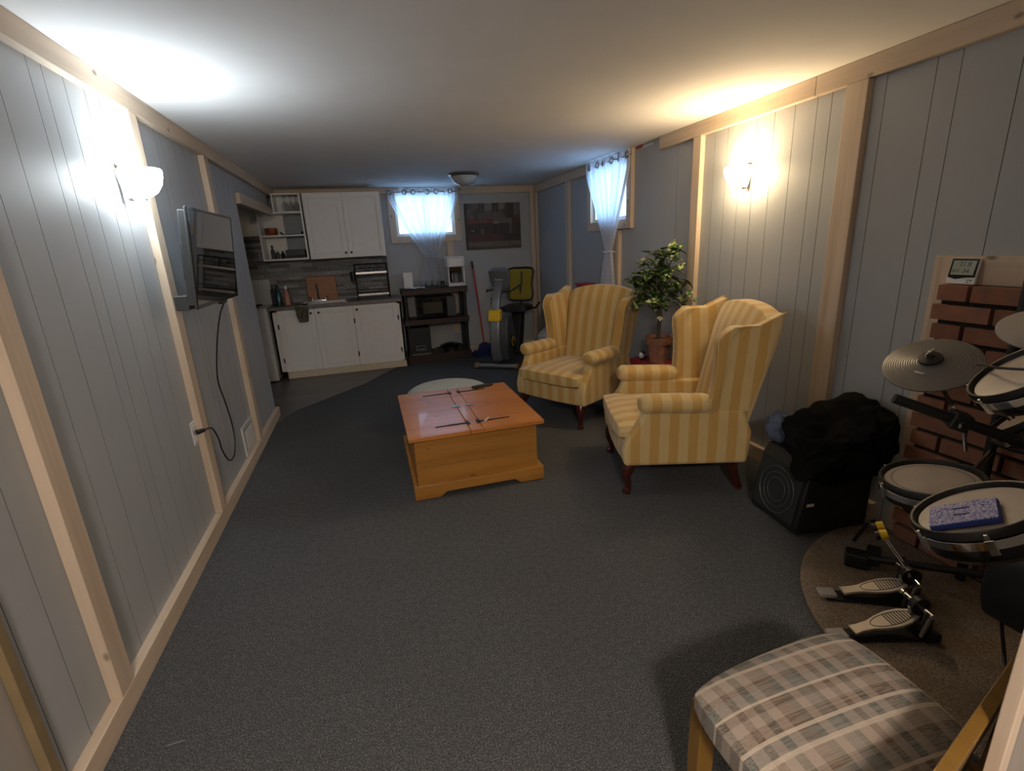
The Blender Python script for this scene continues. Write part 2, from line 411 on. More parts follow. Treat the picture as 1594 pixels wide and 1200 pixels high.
# back wall with window opening x .47-1.25, z 1.66-2.2
mb = MB()
mb.box(-2.1, 0.47, YB, YB+0.1, 0, ZC); mb.box(0.47, 1.25, YB, YB+0.1, 0, 1.66); mb.box(0.47, 1.25, YB, YB+0.1, 2.20, ZC); mb.box(1.25, XR+0.1, YB, YB+0.1, 0, ZC)
struct(mb.build('wall_back', M['wall']))
# the return wall at the doorway on the right and the walls behind the camera
struct(MB().box(0.983, 1.08, -1.2, 0.41, 0, ZC).build('wall_doorway', M['smooth_wall']), 'painted wall end beside the drummer chair')
struct(MB().box(1.08, XR, 0.25, 0.35, 0, ZC).build('wall_doorway_return', M['smooth_wall']))
struct(MB().box(XL-0.1, 2.6, -2.7, -2.6, 0, ZC).build('wall_front', M['smooth_wall']))
struct(MB().box(0.983, 1.08, -2.6, -1.2, 0, ZC).build('wall_front_side', M['smooth_wall']))

TR = [0]
def trim(mat, *b, bevel=0.003, mb=None):
    TR[0] += 1
    mbx = mb or MB().box(*b)
    return struct(mbx.build('trim_%d' % TR[0], M[mat], bevel=bevel), None)
xl0, xl1 = XL, XL+TRIM; xr0, xr1 = XR-TRIM, XR
# left wall: ceiling board, studs, base
for a, b in ((-0.4, 1.85), (1.853, 4.3), (4.303, 6.97)): trim('pine_y', xl0, xl1, a, b, ZC-0.09, ZC-0.001)
trim('pine_z', xl0, xl1, 1.642, 1.732, 0.09, ZC-0.09)
trim('pine_z', xl0, xl1, 2.92, 3.01, 0.09, ZC-0.09)
trim('pine_z', xl0, xl1, 4.085, 4.175, 0.09, ZC-0.09)
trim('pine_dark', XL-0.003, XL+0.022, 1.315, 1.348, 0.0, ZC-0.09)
trim('pine_y', xl0, xl1, 5.012, 6.67, 1.945, 2.035)
trim('pine_z', XL-0.1, XL-0.002, 5.0105, 5.03, 1.0, 1.96, bevel=0.001)
struct(MB().box(xl0, xl1, -0.4, 2.02, 0.001, 0.089).build('baseboard_left', M['pine_y'], bevel=0.003))
struct(MB().box(xl0, xl1, 2.023, 3.4, 0.001, 0.089).build('baseboard_left_middle', M['pine_y'], bevel=0.003))
struct(MB().box(xl0, xl1, 3.403, 5.01, 0.001, 0.089).build('baseboard_left_far', M['pine_y'], bevel=0.003))
# right wall
for a, b in ((0.36, 2.35), (2.353, 3.83)): trim('pine_y', xr0, xr1, a, b, ZC-0.095, ZC-0.001)
trim('pine_y', xr0, xr1, 5.225, 6.975, ZC-0.10, ZC-0.001)
trim('pine_z', xr0, xr1, 2.05, 2.165, 0.10, ZC-0.095)
trim('pine_z', xr0, xr1, 3.295, 3.385, 0.10, ZC-0.095)
trim('pine_z', xr0, xr1, 4.50, 4.60, 0.10, 1.575)
trim('pine_z', xr0, xr1, 5.74, 5.83, 0.10, ZC-0.10)
trim('pine_z', xr0, xr1, 6.93, 7.014, 0.10, ZC-0.10)
trim('red_plastic', XR-0.012, XR, 4.14, 4.24, ZC-0.022, ZC-0.002, bevel=0)
trim('cloth_white', XR-0.006, XR, 3.98, 4.15, ZC-0.03, ZC-0.012, bevel=0)
struct(MB().box(xr0, xr1, 1.70, 4.2, 0.001, 0.10).build('baseboard_right', M['pine_y'], bevel=0.003))
struct(MB().box(xr0, xr1, 4.203, 6.93, 0.001, 0.10).build('baseboard_right_far', M['pine_y'], bevel=0.003))
# back wall
trim('pine_x', XL+0.04, 0.40, YB-TRIM, YB-0.001, 2.20, ZC-0.001)
trim('pine_x', 1.34, XR-0.10, YB-TRIM, YB-0.001, 2.18, ZC-0.001)
trim('pine_z', XR-0.10, XR-0.039, YB-TRIM, YB-0.001, 0.10, 2.268)
trim('pine_z', 1.12, 1.205, YB-0.03, YB-0.001, 0.30, 1.57)
struct(MB().box(1.30, XR-0.10, YB-TRIM, YB-0.001, 0.001, 0.09).build('baseboard_back', M['pine_x'], bevel=0.003))

# ---- windows
def window(idx, wall, a0, a1, z0, z1):
    """frame set in the wall; casing boards are parts"""
    def B(u0, u1, d0, d1, za, zb, mb):
        if wall == 'b': mb.box(u0, u1, YB-d1, YB-d0, za, zb)
        else: mb.box(XR-d1, XR-d0, u0, u1, za, zb)
    w = bpy.data.objects.new('window_%d' % idx, None); COL.objects.link(w); struct(w)
    w['label'] = 'small high basement window in a pine casing'
    mb = MB(); cw = 0.085
    B(a0-cw, a0, 0, TRIM, z0-cw, ZC-0.002, mb); B(a1, a1+cw, 0, TRIM, z0-cw, ZC-0.002, mb); B(a0, a1, 0, TRIM, z0-cw, z0, mb)
    B(a0, a1, 0, TRIM, z1, ZC-0.002, mb)
    mb.build('casing', M['pine_z'], w, bevel=0.002)
    mb = MB(); fw = 0.035
    B(a0, a0+fw, -0.09, -0.002, z0, z1, mb); B(a1-fw, a1, -0.09, -0.002, z0, z1, mb)
    B(a0+fw, a1-fw, -0.09, -0.002, z0, z0+fw, mb); B(a0+fw, a1-fw, -0.09, -0.002, z1-fw, z1, mb)
    mid = (a0+a1)/2; B(mid-0.015, mid+0.015, -0.085, -0.03, z0+fw, z1-fw, mb)
    mb.build('sash', M['white'], w, bevel=0.003)
    mb = MB(); B(a0+fw, a1-fw, -0.06, -0.055, z0+fw, z1-fw, mb); mb.build('pane', M['pane'], w)
window(1, 'b', 0.47, 1.25, 1.66, 2.20)
window(2, 'r', 4.36, 5.13, 1.67, 2.21)

# ---- ledger stone backsplash, real stones of many lengths
rnd = random.Random(3); mb = MB(); cols = []
z = 0.905
while z < 1.72:
    h = rnd.choice((0.028, 0.036, 0.044)); x = -1.98
    xe = 0.30 if z+h < 1.43 else -1.16
    while x < xe:
        L = min(rnd.uniform(0.08, 0.34), xe-x); d = rnd.uniform(0.008, 0.028)
        mb.box(x, x+L-0.0015, YB-d, YB-0.0005, z, z+h-0.0015)
        g = rnd.uniform(0.10, 0.40); wv_ = rnd.uniform(-0.015, 0.015)
        cols.append((g*1.0+wv_, g*1.0, g*0.98-wv_*0.5)); x += L
    z += h
o = mb.build('wall_back_backsplash', M['slate'], sharp=20); tint(o, cols); struct(o, 'grey ledger stone backsplash')

# ---- fireplace brickwork on the right wall
rnd = random.Random(11); mb = MB(); cols = []
rows = 15; z1 = 1.243; rh = 0.083; y_end = 1.565
for r in range(rows):
    zt = z1 - r*rh; zb = zt-0.064
    if zb < 0.0: zb = 0.001
    y = y_end - (0.0 if r % 2 else 0.012)
    first = True
    while y > 0.36:
        L = (0.11 if r % 2 == 0 else 0.215) if first else 0.215
        first = False; y0_ = max(0.36, y-L)
        mb.box(XR-0.075-rnd.uniform(0,0.004), XR-0.03, y0_, y, zb, zt)
        g = rnd.uniform(0.8, 1.15); cols.append((0.31*g, 0.125*g, 0.070*g)); y = y0_-0.017
t_ = thing('fireplace_brickwork', 'red brick fireplace surround with dark mortar on the right wall behind the drums', 'fireplace', (0,0,0))
o = mb.build('brick_facing', M['brick'], t_, sharp=20); tint(o, cols)
MB().box(XR-0.055, XR-0.001, 0.36, y_end-0.02, 0.0, z1-0.003).build('mortar_bed', M['mortar'], t_)
mb = MB(); mb.box(XR-0.02, XR-0.001, y_end-0.02, 1.625, 0.0, 1.36)
mb.build('side_trim', M['pine_z'], t_, bevel=0.002, label='tan pine edging board up the side of the bricks')
MB().box(XR-0.021, XR-0.001, 0.36, y_end-0.021, z1+0.001, 1.36).build('top_trim', M['pine_y'], t_, bevel=0.002)

# round carpeted hearth platform the drums stand on
cx, cy, rr = 2.245, 0.925, 0.765
poly = []
for k in range(96):
    a = 2*PI*k/96; x, y = cx+rr*math.cos(a), cy+rr*math.sin(a)
    poly.append((min(x, XR-0.08), max(y, 0.36)))
pp = []
for p in poly:
    if not pp or (Vector(p)-Vector(pp[-1])).length > 1e-4: pp.append(p)
tag(MB().prism(pp, 'z', 0.001, 0.016).build('drum_mat', M['hearth_carpet'], bevel=0.004), 'round brown carpet mat under the drum pedals beside the brick fireplace', 'mat')
# ================================================================== KITCHEN
def panel_door(name, parent, x0, x1, z0, z1, y, knob=None, hinges=None, mat='white'):
    """framed raised panel door facing -Y with its front at y"""
    mb = MB(); s = 0.055; t = 0.018
    mb.box(x0, x0+s, y, y+t, z0, z1); mb.box(x1-s, x1, y, y+t, z0, z1)
    mb.box(x0+s, x1-s, y, y+t, z0, z0+s); mb.box(x0+s, x1-s, y, y+t, z1-s, z1)
    mb.box(x0+s, x1-s, y+0.013, y+t, z0+s, z1-s)
    mb.box(x0+s+0.016, x1-s-0.016, y+0.003, y+0.0125, z0+s+0.016, z1-s-0.016)
    d = mb.build(name, M[mat], parent, bevel=0.003)
    if knob:
        MB().lathe([(0,0.03),(0.012,0.028),(0.015,0.020),(0.011,0.012),(0.006,0.008),(0.006,0)], 16, (knob[0], y, knob[1]), (0,-1,0)).build('knob', M['black'], d, label='round black knob')
    for hx, hz in (hinges or ()):
        MB().box(hx-0.008, hx+0.008, y-0.006, y, hz-0.03, hz+0.03).build('hinge', M['black'], d, bevel=0.002)
    return d
# base cabinet, open box so that the sink bowl fits in
t = thing('base_cabinet', 'white three-door kitchen base cabinet with black knobs on a cream plinth', 'cabinet', (0,0,0))
x0, x1, y0, y1 = -1.155, 0.385, 6.52, 7.0
mb = MB(); mb.box(x0, x0+0.018, y0, y1, 0.085, 0.86); mb.box(x1-0.018, x1, y0, y1, 0.006, 0.86); mb.box(x0, x1, y1-0.01, y1, 0.085, 0.86); mb.box(x0, x1, y0, y1, 0.085, 0.10)
mb.box(x0, x0+0.08, y0, y0+0.018, 0.085, 0.86); mb.box(x1-0.05, x1, y0, y0+0.018, 0.085, 0.86); mb.box(x0, x1, y0, y0+0.018, 0.835, 0.86)
mb.box(-0.66, -0.645, y0, y0+0.018, 0.085, 0.86); mb.box(-0.208, -0.19, y0, y0+0.018, 0.085, 0.86)
mb.build('carcass', M['white'], t)
MB().box(-1.075, x1, y0-0.012, y0+0.01, 0.006, 0.088).build('plinth', M['cream'], t, bevel=0.002, label='cream plinth board')
panel_door('door', t, -1.085, -0.660, 0.092, 0.852, 6.50, (-0.70, 0.80), ((-1.087, 0.66), (-1.087, 0.24)))
panel_door('door', t, -0.652, -0.207, 0.092, 0.852, 6.50, (-0.61, 0.80), ((-0.202, 0.66), (-0.202, 0.24)))
panel_door('door', t, -0.196, 0.335, 0.092, 0.852, 6.50, (-0.158, 0.80), ((0.338, 0.66), (0.338, 0.24)))
# worktop with a cut-out for the sink
t = thing('worktop', 'grey brown laminate worktop over the white base cabinet', 'countertop', (0,0,0))
sx0, sx1, sy0, sy1 = -0.82, -0.28, 6.58, 6.90
mb = MB(); mb.box(-1.165, sx0, 6.47, 7.012, 0.862, 0.90); mb.box(sx1, 0.40, 6.47, 7.012, 0.862, 0.90); mb.box(sx0, sx1, 6.47, sy0, 0.862, 0.90); mb.box(sx0, sx1, sy1, 7.012, 0.862, 0.90)
mb.build('slab', M['counter'], t)
t = thing('kitchen_sink', 'stainless steel sink set into the grey worktop', 'sink', (0,0,0))
mb = MB(); e = 0.02
mb.box(sx0-e, sx1+e, sy0-e, sy0+0.012, 0.9005, 0.906); mb.box(sx0-e, sx1+e, sy1-0.012, sy1+e, 0.9005, 0.906)
mb.box(sx0-e, sx0+0.012, sy0, sy1, 0.9005, 0.906); mb.box(sx1-0.012, sx1+e, sy0, sy1, 0.9005, 0.906)
mb.build('rim', M['steel'], t, bevel=0.002)
mb = MB(); b = 0.006
mb.box(sx0+b, sx1-b, sy0+b, sy1-b, 0.74, 0.745); mb.box(sx0+b, sx0+2*b, sy0+b, sy1-b, 0.745, 0.905); mb.box(sx1-2*b, sx1-b, sy0+b, sy1-b, 0.745, 0.905)
mb.box(sx0+b, sx1-b, sy0+b, sy0+2*b, 0.745, 0.905); mb.box(sx0+b, sx1-b, sy1-2*b, sy1-b, 0.745, 0.905)
mb.build('bowl', M['steel'], t)
f = thing('kitchen_faucet', 'chrome double-handled faucet behind the sink', 'faucet', (-0.62, 6.935, 0.901))
MB().tube([(0,0,0),(0,0,0.15),(0,-0.02,0.20),(0,-0.07,0.225),(0,-0.13,0.20),(0,-0.145,0.16)], 0.011).build('spout', M['chrome'], f)
MB().box(-0.10, 0.10, -0.022, 0.022, 0, 0.018).build('base_plate', M['chrome'], f, bevel=0.006)
for sx in (-1, 1):
    MB().lathe([(0.018,0.018),(0.016,0.045),(0.008,0.05),(0,0.05)], 14, (sx*0.08,0,0)).tube([(sx*0.08,0,0.047),(sx*0.12,-0.03,0.06)], 0.006).build('handle', M['chrome'], f)
# upper cabinet
t = thing('wall_cabinet', 'white two-door wall cabinet hung above the worktop', 'cabinet', (0,0,0))
MB().box(-0.618, 0.285, 6.70, 7.0125, 1.43, 2.197).build('carcass', M['white'], t)
panel_door('door', t, -0.615, -0.170, 1.432, 2.195, 6.68, (-0.197, 1.49))
panel_door('door', t, -0.164, 0.283, 1.432, 2.195, 6.68, (-0.132, 1.49))
# open shelf unit
t = thing('open_wall_shelf', 'white open shelf unit between the wall cabinet and the alcove', 'shelf', (0,0,0))
mb = MB()
mb.box(-1.15, -0.64, 6.68, 7.0, 1.435, 1.455)
mb.box(-1.15, -1.13, 6.68, 7.0, 1.455, 1.96); mb.box(-0.655, -0.635, 6.68, 7.0, 1.455, 1.972)
mb.box(-1.15, -0.635, 6.68, 7.0, 1.972, 1.990); mb.box(-0.955, -0.94, 6.68, 7.0, 1.99, 2.18); mb.box(-0.655, -0.635, 6.68, 7.0, 1.99, 2.18); mb.box(-0.955, -0.635, 6.68, 7.0, 2.18, 2.197)
mb.box(-0.94, -0.655, 6.985, 7.0, 1.99, 2.18)
mb.build('frame', M['white'], t)
MB().box(-1.13, -0.655, 6.69, 6.99, 1.712, 1.730).build('shelf_board', M['white'], t, bevel=0.001)
MB().box(-1.13, -0.90, 6.985, 7.0, 1.455, 1.972).build('back_panel', M['white'], t)
# hood cabinet over the stove
t = thing('hood_cabinet', 'white cabinet above the stove in the alcove, partly hidden by the bulkhead', 'cabinet', (0,0,0))
MB().box(-1.95, -1.165, 6.80, 7.012, 1.73, 2.26).build('carcass', M['white'], t)
panel_door('door', t, -1.555, -1.17, 1.74, 2.25, 6.78); panel_door('door', t, -1.945, -1.56, 1.74, 2.25, 6.78)
# wine glasses hanging upside down
def wine_glass(x, y, z, lab):
    o = MB().lathe([(0.030,0.0),(0.036,0.03),(0.034,0.07),(0.018,0.09),(0.004,0.098),(0.004,0.155),(0.030,0.162),(0.030,0.164),(0.002,0.160),(0.0025,0.10),(0.016,0.088),(0.031,0.069),(0.033,0.03),(0.0275,0.0)], 20, (0,0,0)).build('wine_glass', M['glass'])
    o.location = (x, y, z); return tag(o, lab, 'glass', 'wine glasses hanging in the top shelf')
for i, (x, y) in enumerate(((-0.83, 6.80), (-0.76, 6.80), (-0.70, 6.80))):
    wine_glass(x, y, 2.012, 'upside-down wine glass hanging in the top white shelf, ' + ('leftmost', 'middle', 'rightmost')[i])
# shelf contents
tag(MB().lathe([(0,0),(0.055,0),(0.068,0.02),(0.07,0.085),(0.064,0.085),(0.062,0.02),(0,0.012)], 28, (-1.03, 6.80, 1.731)).build('storage_pot', M['orange_brown']), 'round orange-brown pot on the upper open shelf', 'pot')
tag(MB().prism([(-0.14,0.035),(-0.12,0),(0.10,0),(0.12,0.035),(0.11,0.035),(0.095,0.008),(-0.115,0.008),(-0.13,0.035)], 'y', -0.09, 0.09).build('serving_tray', M['black'], bevel=0.002), 'black tray on the upper open shelf beside the orange pot', 'tray').location = (-0.79, 6.80, 1.731)
o = MB().box(-0.115, 0.115, -0.11, 0.11, 0, 0.022).box(-0.11, 0.11, -0.105, 0.105, 0.022, 0.10).build('storage_box', M['black'], bevel=0.006)
tag(o, 'black box on the lowest open shelf beside the spice bottles', 'box').location = (-0.785, 6.81, 1.456)
def bottle(name, x, y, z, h, r, body, cap, lab, cat='bottle', group=None):
    b = thing(name, lab, cat, (x, y, z), 0, group)
    MB().lathe([(0,0),(r,0),(r,h*0.58),(r*0.45,h*0.74),(r*0.40,h*0.86),(0,h*0.86)], 18).build('body', M[body], b)
    MB().lathe([(r*0.48,h*0.84),(r*0.48,h),(0,h)], 14).build('cap', M[cap], b)
    return b
bottle('spice_bottle', -1.05, 6.79, 1.456, 0.16, 0.024, 'dark_grey', 'black', 'tall dark spice bottle standing leftmost on the lowest open shelf')
bottle('spice_bottle', -0.995, 6.76, 1.456, 0.10, 0.024, 'dark_grey', 'steel', 'short spice jar with steel lid in the middle of the lowest open shelf')
bottle('spice_bottle', -0.94, 6.78, 1.456, 0.09, 0.024, 'gloss_black', 'black', 'short black spice jar beside the black box on the lowest shelf')
# stove
t = thing('stove', 'white enamel stove in the alcove left of the base cabinet', 'stove', (0,0,0))
MB().box(-1.93, -1.172, 6.42, 6.99, 0.02, 0.885).build('body', M['enamel'], t, bevel=0.004)
MB().box(-1.93, -1.172, 6.40, 6.99, 0.886, 0.905).build('cooktop', M['enamel'], t, bevel=0.005)
for bx, by in ((-1.35, 6.55), (-1.35, 6.80), (-1.74, 6.55), (-1.74, 6.80)):
    mb = MB()
    for r_ in (0.03, 0.052, 0.074): mb.tube([(bx+r_*math.cos(a*PI/12), by+r_*math.sin(a*PI/12), 0.914) for a in range(24)], 0.006, 6, closed=True)
    mb.build('burner', M['black'], t)
mb = MB(); mb.prism([(6.90,0.905),(6.985,0.905),(6.985,1.215),(6.945,1.215)], 'x', -1.93, -1.175); bg = mb.build('backguard', M['enamel'], t, bevel=0.006)
for kx in (-1.25, -1.33, -1.80, -1.72):
    MB().lathe([(0.024,0),(0.022,0.018),(0.008,0.022),(0.008,0.03),(0,0.03)], 16, (kx, 6.935, 1.15), (0,-1,0.15)).build('knob', M['enamel'], bg)
MB().box(-1.90, -1.205, 6.395, 6.42, 0.28, 0.80).build('oven_door', M['enamel'], t, bevel=0.006)
MB().tube([(-1.88,6.37,0.76),(-1.225,6.37,0.76)], 0.012).box(-1.24,-1.225,6.37,6.40,0.752,0.768).box(-1.88,-1.865,6.37,6.40,0.752,0.768).build('oven_handle', M['enamel'], t)
MB().box(-1.90, -1.205, 6.398, 6.42, 0.06, 0.265).build('drawer', M['enamel'], t, bevel=0.006)
# counter things
bottle('soap_bottle', -0.965, 6.70, 0.901, 0.23, 0.036, 'peach', 'white', 'orange hand soap bottle with a white pump on the worktop', group=None)
bottle('dish_soap_bottle', -1.07, 6.74, 0.901, 0.25, 0.038, 'teal', 'black', 'dark teal bottle on the worktop between the stove and the orange soap')
t = thing('knife_block', 'dark block holding utensils against the stone by the stove', 'knife block', (-1.135, 6.86, 0.901))
MB().box(-0.028, 0.05, -0.05, 0.05, 0, 0.19).build('block', M['black'], t, bevel=0.006)
MB().tube([(0.0,-0.02,0.19),(0.0,-0.035,0.25)], 0.010, 8).tube([(0.025,0.02,0.19),(0.03,0.01,0.245)], 0.008, 8).build('handles', M['steel'], t)
t = thing('cutting_board', 'brown wooden cutting board leaning on the stone behind the faucet', 'cutting board', (-0.55, 6.965, 0.902))
mb = MB(); mb.mat = Euler((math.radians(-4), 0, 0)).to_matrix().to_4x4(); mb.box(-0.20, 0.17, -0.012, 0.006, 0.0, 0.31); mb.build('board', M['board_wood'], t, bevel=0.008)
t = thing('dish_rack', 'black two-tier dish rack standing on the right end of the worktop', 'dish rack', (0.075, 6.80, 0.901))
mb = MB()
for sx in (-0.20, 0.20):
    mb.tube([(sx,-0.13,0.0),(sx,-0.10,0.44)], 0.009, 8); mb.tube([(sx,0.12,0.0),(sx,0.12,0.44)], 0.009, 8); mb.tube([(sx,-0.10,0.44),(sx,0.12,0.44)], 0.008, 8)
mb.tube([(-0.20,0.12,0.435),(0.20,0.12,0.435)], 0.006, 8)
mb.build('frame', M['black'], t)
for zz, nm in ((0.33, 'upper_tray'), (0.06, 'lower_tray')):
    mb = MB(); mb.tube([(-0.2,-0.13,zz),(0.2,-0.13,zz),(0.2,0.12,zz),(-0.2,0.12,zz)], 0.007, 8, closed=True)
    mb.tube([(-0.2,-0.13,zz+0.06),(0.2,-0.13,zz+0.06)], 0.005, 8)
    for k in range(11): mb.tube([(-0.18+0.036*k,-0.13,zz),(-0.18+0.036*k,0.12,zz)], 0.0025, 6)
    mb.build(nm, M['black'], t)
    MB().box(-0.19, 0.19, -0.14, -0.134, zz-0.012, zz+0.012).build('tray_lip', M['steel'], t)
t = thing('utensil_cup', 'black utensil cup hooked on the left side of the dish rack', 'cup', (-0.155, 6.70, 1.135))
MB().lathe([(0,0),(0.032,0),(0.035,0.12),(0.031,0.12),(0.029,0.006),(0,0.006)], 18).build('cup', M['black'], t)
MB().tube([(0,0,0.03),(-0.01,0,0.19)], 0.004, 6).tube([(0.01,0,0.03),(0.02,0.01,0.17)], 0.004, 6).lathe([(0,0),(0.012,0.006),(0.009,0.03),(0,0.04)], 10, (-0.011,0,0.18)).build('utensils', M['steel'], t)
for i, (x, lab) in enumerate(((0.03, 'drinking glass upside down on the top tray of the dish rack, left one'), (0.12, 'drinking glass upside down on the top tray of the dish rack, right one'))):
    o = MB().lathe([(0.032,0),(0.027,0.09),(0,0.09),(0,0.086),(0.024,0.086),(0.029,0)], 20).build('drinking_glass', M['glass']); o.location = (x, 6.78, 1.241)
    tag(o, lab, 'glass', 'glasses on the dish rack')
# oven mitt hanging over the counter edge
def mitt(u, v):
    w = 0.075*(1-0.35*v*v); x = (u-0.5)*2*w; z = 0.05-0.21*v
    y = (0.0 if v > 0.2 else (0.2-v)*0.35) - 0.012*math.sin(u*9+v*4)
    return (x, y, z)
o = MB().grid(mitt, 14, 14).build('dish_towel', plain('checked_towel', (0.10,0.085,0.06), 0.9, var=0.8, scale=45), solid=0.012); o.location = (-0.79, 6.455, 0.865)
tag(o, 'dark checked cloth hanging over the worktop edge in front of the sink', 'towel')
# ---- brown-black plastic shelving unit
t = thing('shelving_unit', 'dark brown plastic three-tier shelving unit beside the base cabinet', 'shelf unit', (0,0,0))
X0, X1, Y0, Y1 = 0.42, 1.285, 6.60, 6.98
for zt in (0.985, 0.585, 0.115):
    mb = MB(); mb.box(X0, X1, Y0, Y1, zt-0.012, zt); mb.box(X0, X1, Y0, Y0+0.015, zt-(0.07 if zt > 0.2 else 0.113), zt-0.012); mb.box(X0, X1, Y1-0.015, Y1, zt-0.07, zt-0.012)
    mb.box(X0, X0+0.015, Y0+0.015, Y1-0.015, zt-0.07, zt-0.012); mb.box(X1-0.015, X1, Y0+0.015, Y1-0.015, zt-0.07, zt-0.012)
    mb.build('shelf', M['shelf_brown'], t, bevel=0.004)
for lx in (X0+0.04, X1-0.04):
    for ly in (Y0+0.05, Y1-0.05):
        mb = MB()
        for a, b in ((0.0, 0.045), (0.1155, 0.515), (0.5855, 0.915)): mb.lathe([(0,a),(0.028,a),(0.024,(a+b)/2),(0.028,b),(0,b)], 14, (lx, ly, 0))
        mb.build('leg', M['black'], t)
t = thing('microwave', 'black microwave oven on the middle tier of the dark shelving unit', 'microwave', (0.865, 6.80, 0.586))
MB().box(-0.255, 0.255, -0.16, 0.17, 0.012, 0.28).box(-0.22,-0.19,-0.13,0.13,0,0.012).box(0.19,0.22,-0.13,0.13,0,0.012).build('body', M['black'], t, bevel=0.006)
MB().box(-0.25, 0.13, -0.178, -0.161, 0.018, 0.274).build('door', M['gloss_black'], t, bevel=0.005)
MB().box(-0.19, 0.07, -0.181, -0.179, 0.07, 0.22).build('door_window', plain('tinted_window', (0.07,0.065,0.05), 0.08), t, bevel=0.001)
MB().box(0.135, 0.25, -0.176, -0.161, 0.018, 0.274).build('control_panel', M['dark_grey'], t, bevel=0.003)
t = thing('mini_stereo', 'black speaker cabinet with a keypad panel on the bottom tier', 'stereo', (0.60, 6.79, 0.116))
MB().box(-0.14, 0.14, -0.165, 0.16, 0, 0.36).build('body', M['black'], t, bevel=0.006)
mb = MB(); mb.box(-0.065, 0.065, -0.170, -0.166, 0.055, 0.12); mb.build('keypad_frame', M['silver'], t)
mb = MB(); mb.box(-0.06, 0.06, -0.172, -0.1705, 0.06, 0.115); kp = mb.build('keypad', M['black'], t)
mb = MB()
for k in range(5): mb.box(-0.05+0.021*k, -0.038+0.021*k, -0.174, -0.1725, 0.066, 0.082)
mb.build('key', M['silver'], kp)
MB().box(-0.13, 0.13, -0.168, -0.1655, 0.0, 0.012).build('base_strip', M['silver'], t)
t = thing('saucepan', 'shallow pan with a glass lid on the bottom tier of the shelving', 'pan', (1.02, 6.74, 0.116))
MB().lathe([(0,0),(0.10,0),(0.115,0.05),(0.11,0.05),(0.096,0.005),(0,0.005)], 28).build('pan', M['steel'], t)
MB().lathe([(0.155,0.072),(0.13,0.085),(0.07,0.105),(0,0.112),(0,0.106),(0.07,0.098),(0.15,0.066)], 32).lathe([(0.116,0.052),(0.155,0.066),(0.155,0.072),(0.11,0.06)], 32).build('lid', M['gloss_black'], t)
MB().tube([(-0.115,0,0.04),(-0.20,-0.02,0.055)], 0.009, 8).tube([(0.115,0,0.04),(0.16,0.0,0.05)], 0.009, 8).build('handle', M['black'], t)
# on top
t = thing('coffee_maker', 'white drip coffee maker with a glass carafe on top of the shelving unit', 'coffee maker', (1.165, 6.78, 0.986))
mb = MB(); mb.box(-0.115, 0.115, -0.12, 0.13, 0, 0.045); mb.box(-0.115, 0.115, 0.03, 0.13, 0.045, 0.25); mb.box(-0.115,-0.092,-0.12,0.03,0.045,0.25); mb.box(0.088,0.115,-0.12,0.03,0.045,0.25); mb.box(-0.12, 0.12, -0.125, 0.13, 0.25, 0.385)
mb.build('body', M['enamel'], t, bevel=0.012, seg=3)
MB().box(-0.09, 0.087, 0.02, 0.029, 0.05, 0.248).build('recess', M['gloss_black'], t)
c = MB().lathe([(0.045,0.0),(0.062,0.02),(0.066,0.08),(0.048,0.13),(0.046,0.14),(0.043,0.13),(0.062,0.08),(0.058,0.022),(0.04,0.004)], 24, (0.0,-0.055,0.048)).build('carafe', M['glass'], t)
MB().tube([(-0.05,-0.09,0.17),(-0.06,-0.12,0.17),(-0.06,-0.12,0.08),(-0.05,-0.10,0.07)], 0.008, 8).build('carafe_handle', M['steel'], c)
MB().box(-0.088, 0.088, -0.129, -0.126, 0.265, 0.36).build('lid_panel', M['white'], t, bevel=0.001)
t = thing('napkin_box', 'upright white box with an orange side at the left end of the shelving top', 'box', (0.53, 6.86, 0.986))
MB().box(-0.055, 0.065, -0.05, 0.05, 0, 0.21).build('carton', M['white'], t, bevel=0.003)
MB().box(-0.058, -0.0555, -0.04, 0.04, 0.05, 0.14).build('side_print', M['orange_brown'], t)
o = MB().grid(lambda u, v: ((u-0.5)*0.26, (v-0.5)*0.16, 0.004+0.006*math.sin(u*11)*math.cos(v*7)+0.006), 14, 10).build('folded_towel', M['cloth_white'], solid=0.006)
tag(o, 'white cloth lying flat on the shelving top in front of the white box', 'towel').location = (0.60, 6.70, 0.990)
for i, (x, y, lab) in enumerate(((0.72, 6.74, 'clear stemless glass on the shelving top, leftmost of the three'), (0.80, 6.72, 'clear stemless glass on the shelving top, middle of the three'), (0.88, 6.75, 'clear stemless glass on the shelving top, rightmost of the three'))):
    o = MB().lathe([(0,0),(0.025,0.0),(0.042,0.03),(0.042,0.06),(0.033,0.10),(0.030,0.10),(0.038,0.06),(0.038,0.03),(0.022,0.005),(0,0.004)], 22).build('stemless_glass', M['glass']); o.location = (x, y, 0.986)
    tag(o, lab, 'glass', 'glasses on the shelving top')
t = thing('small_jar', 'small dark jar beside the white coffee maker', 'jar', (0.995, 6.84, 0.986))
MB().lathe([(0,0),(0.028,0),(0.028,0.05),(0,0.05)], 18).build('body', M['dark_grey'], t); MB().lathe([(0.030,0.05),(0.030,0.07),(0,0.07)], 18).build('lid', M['black'], t)
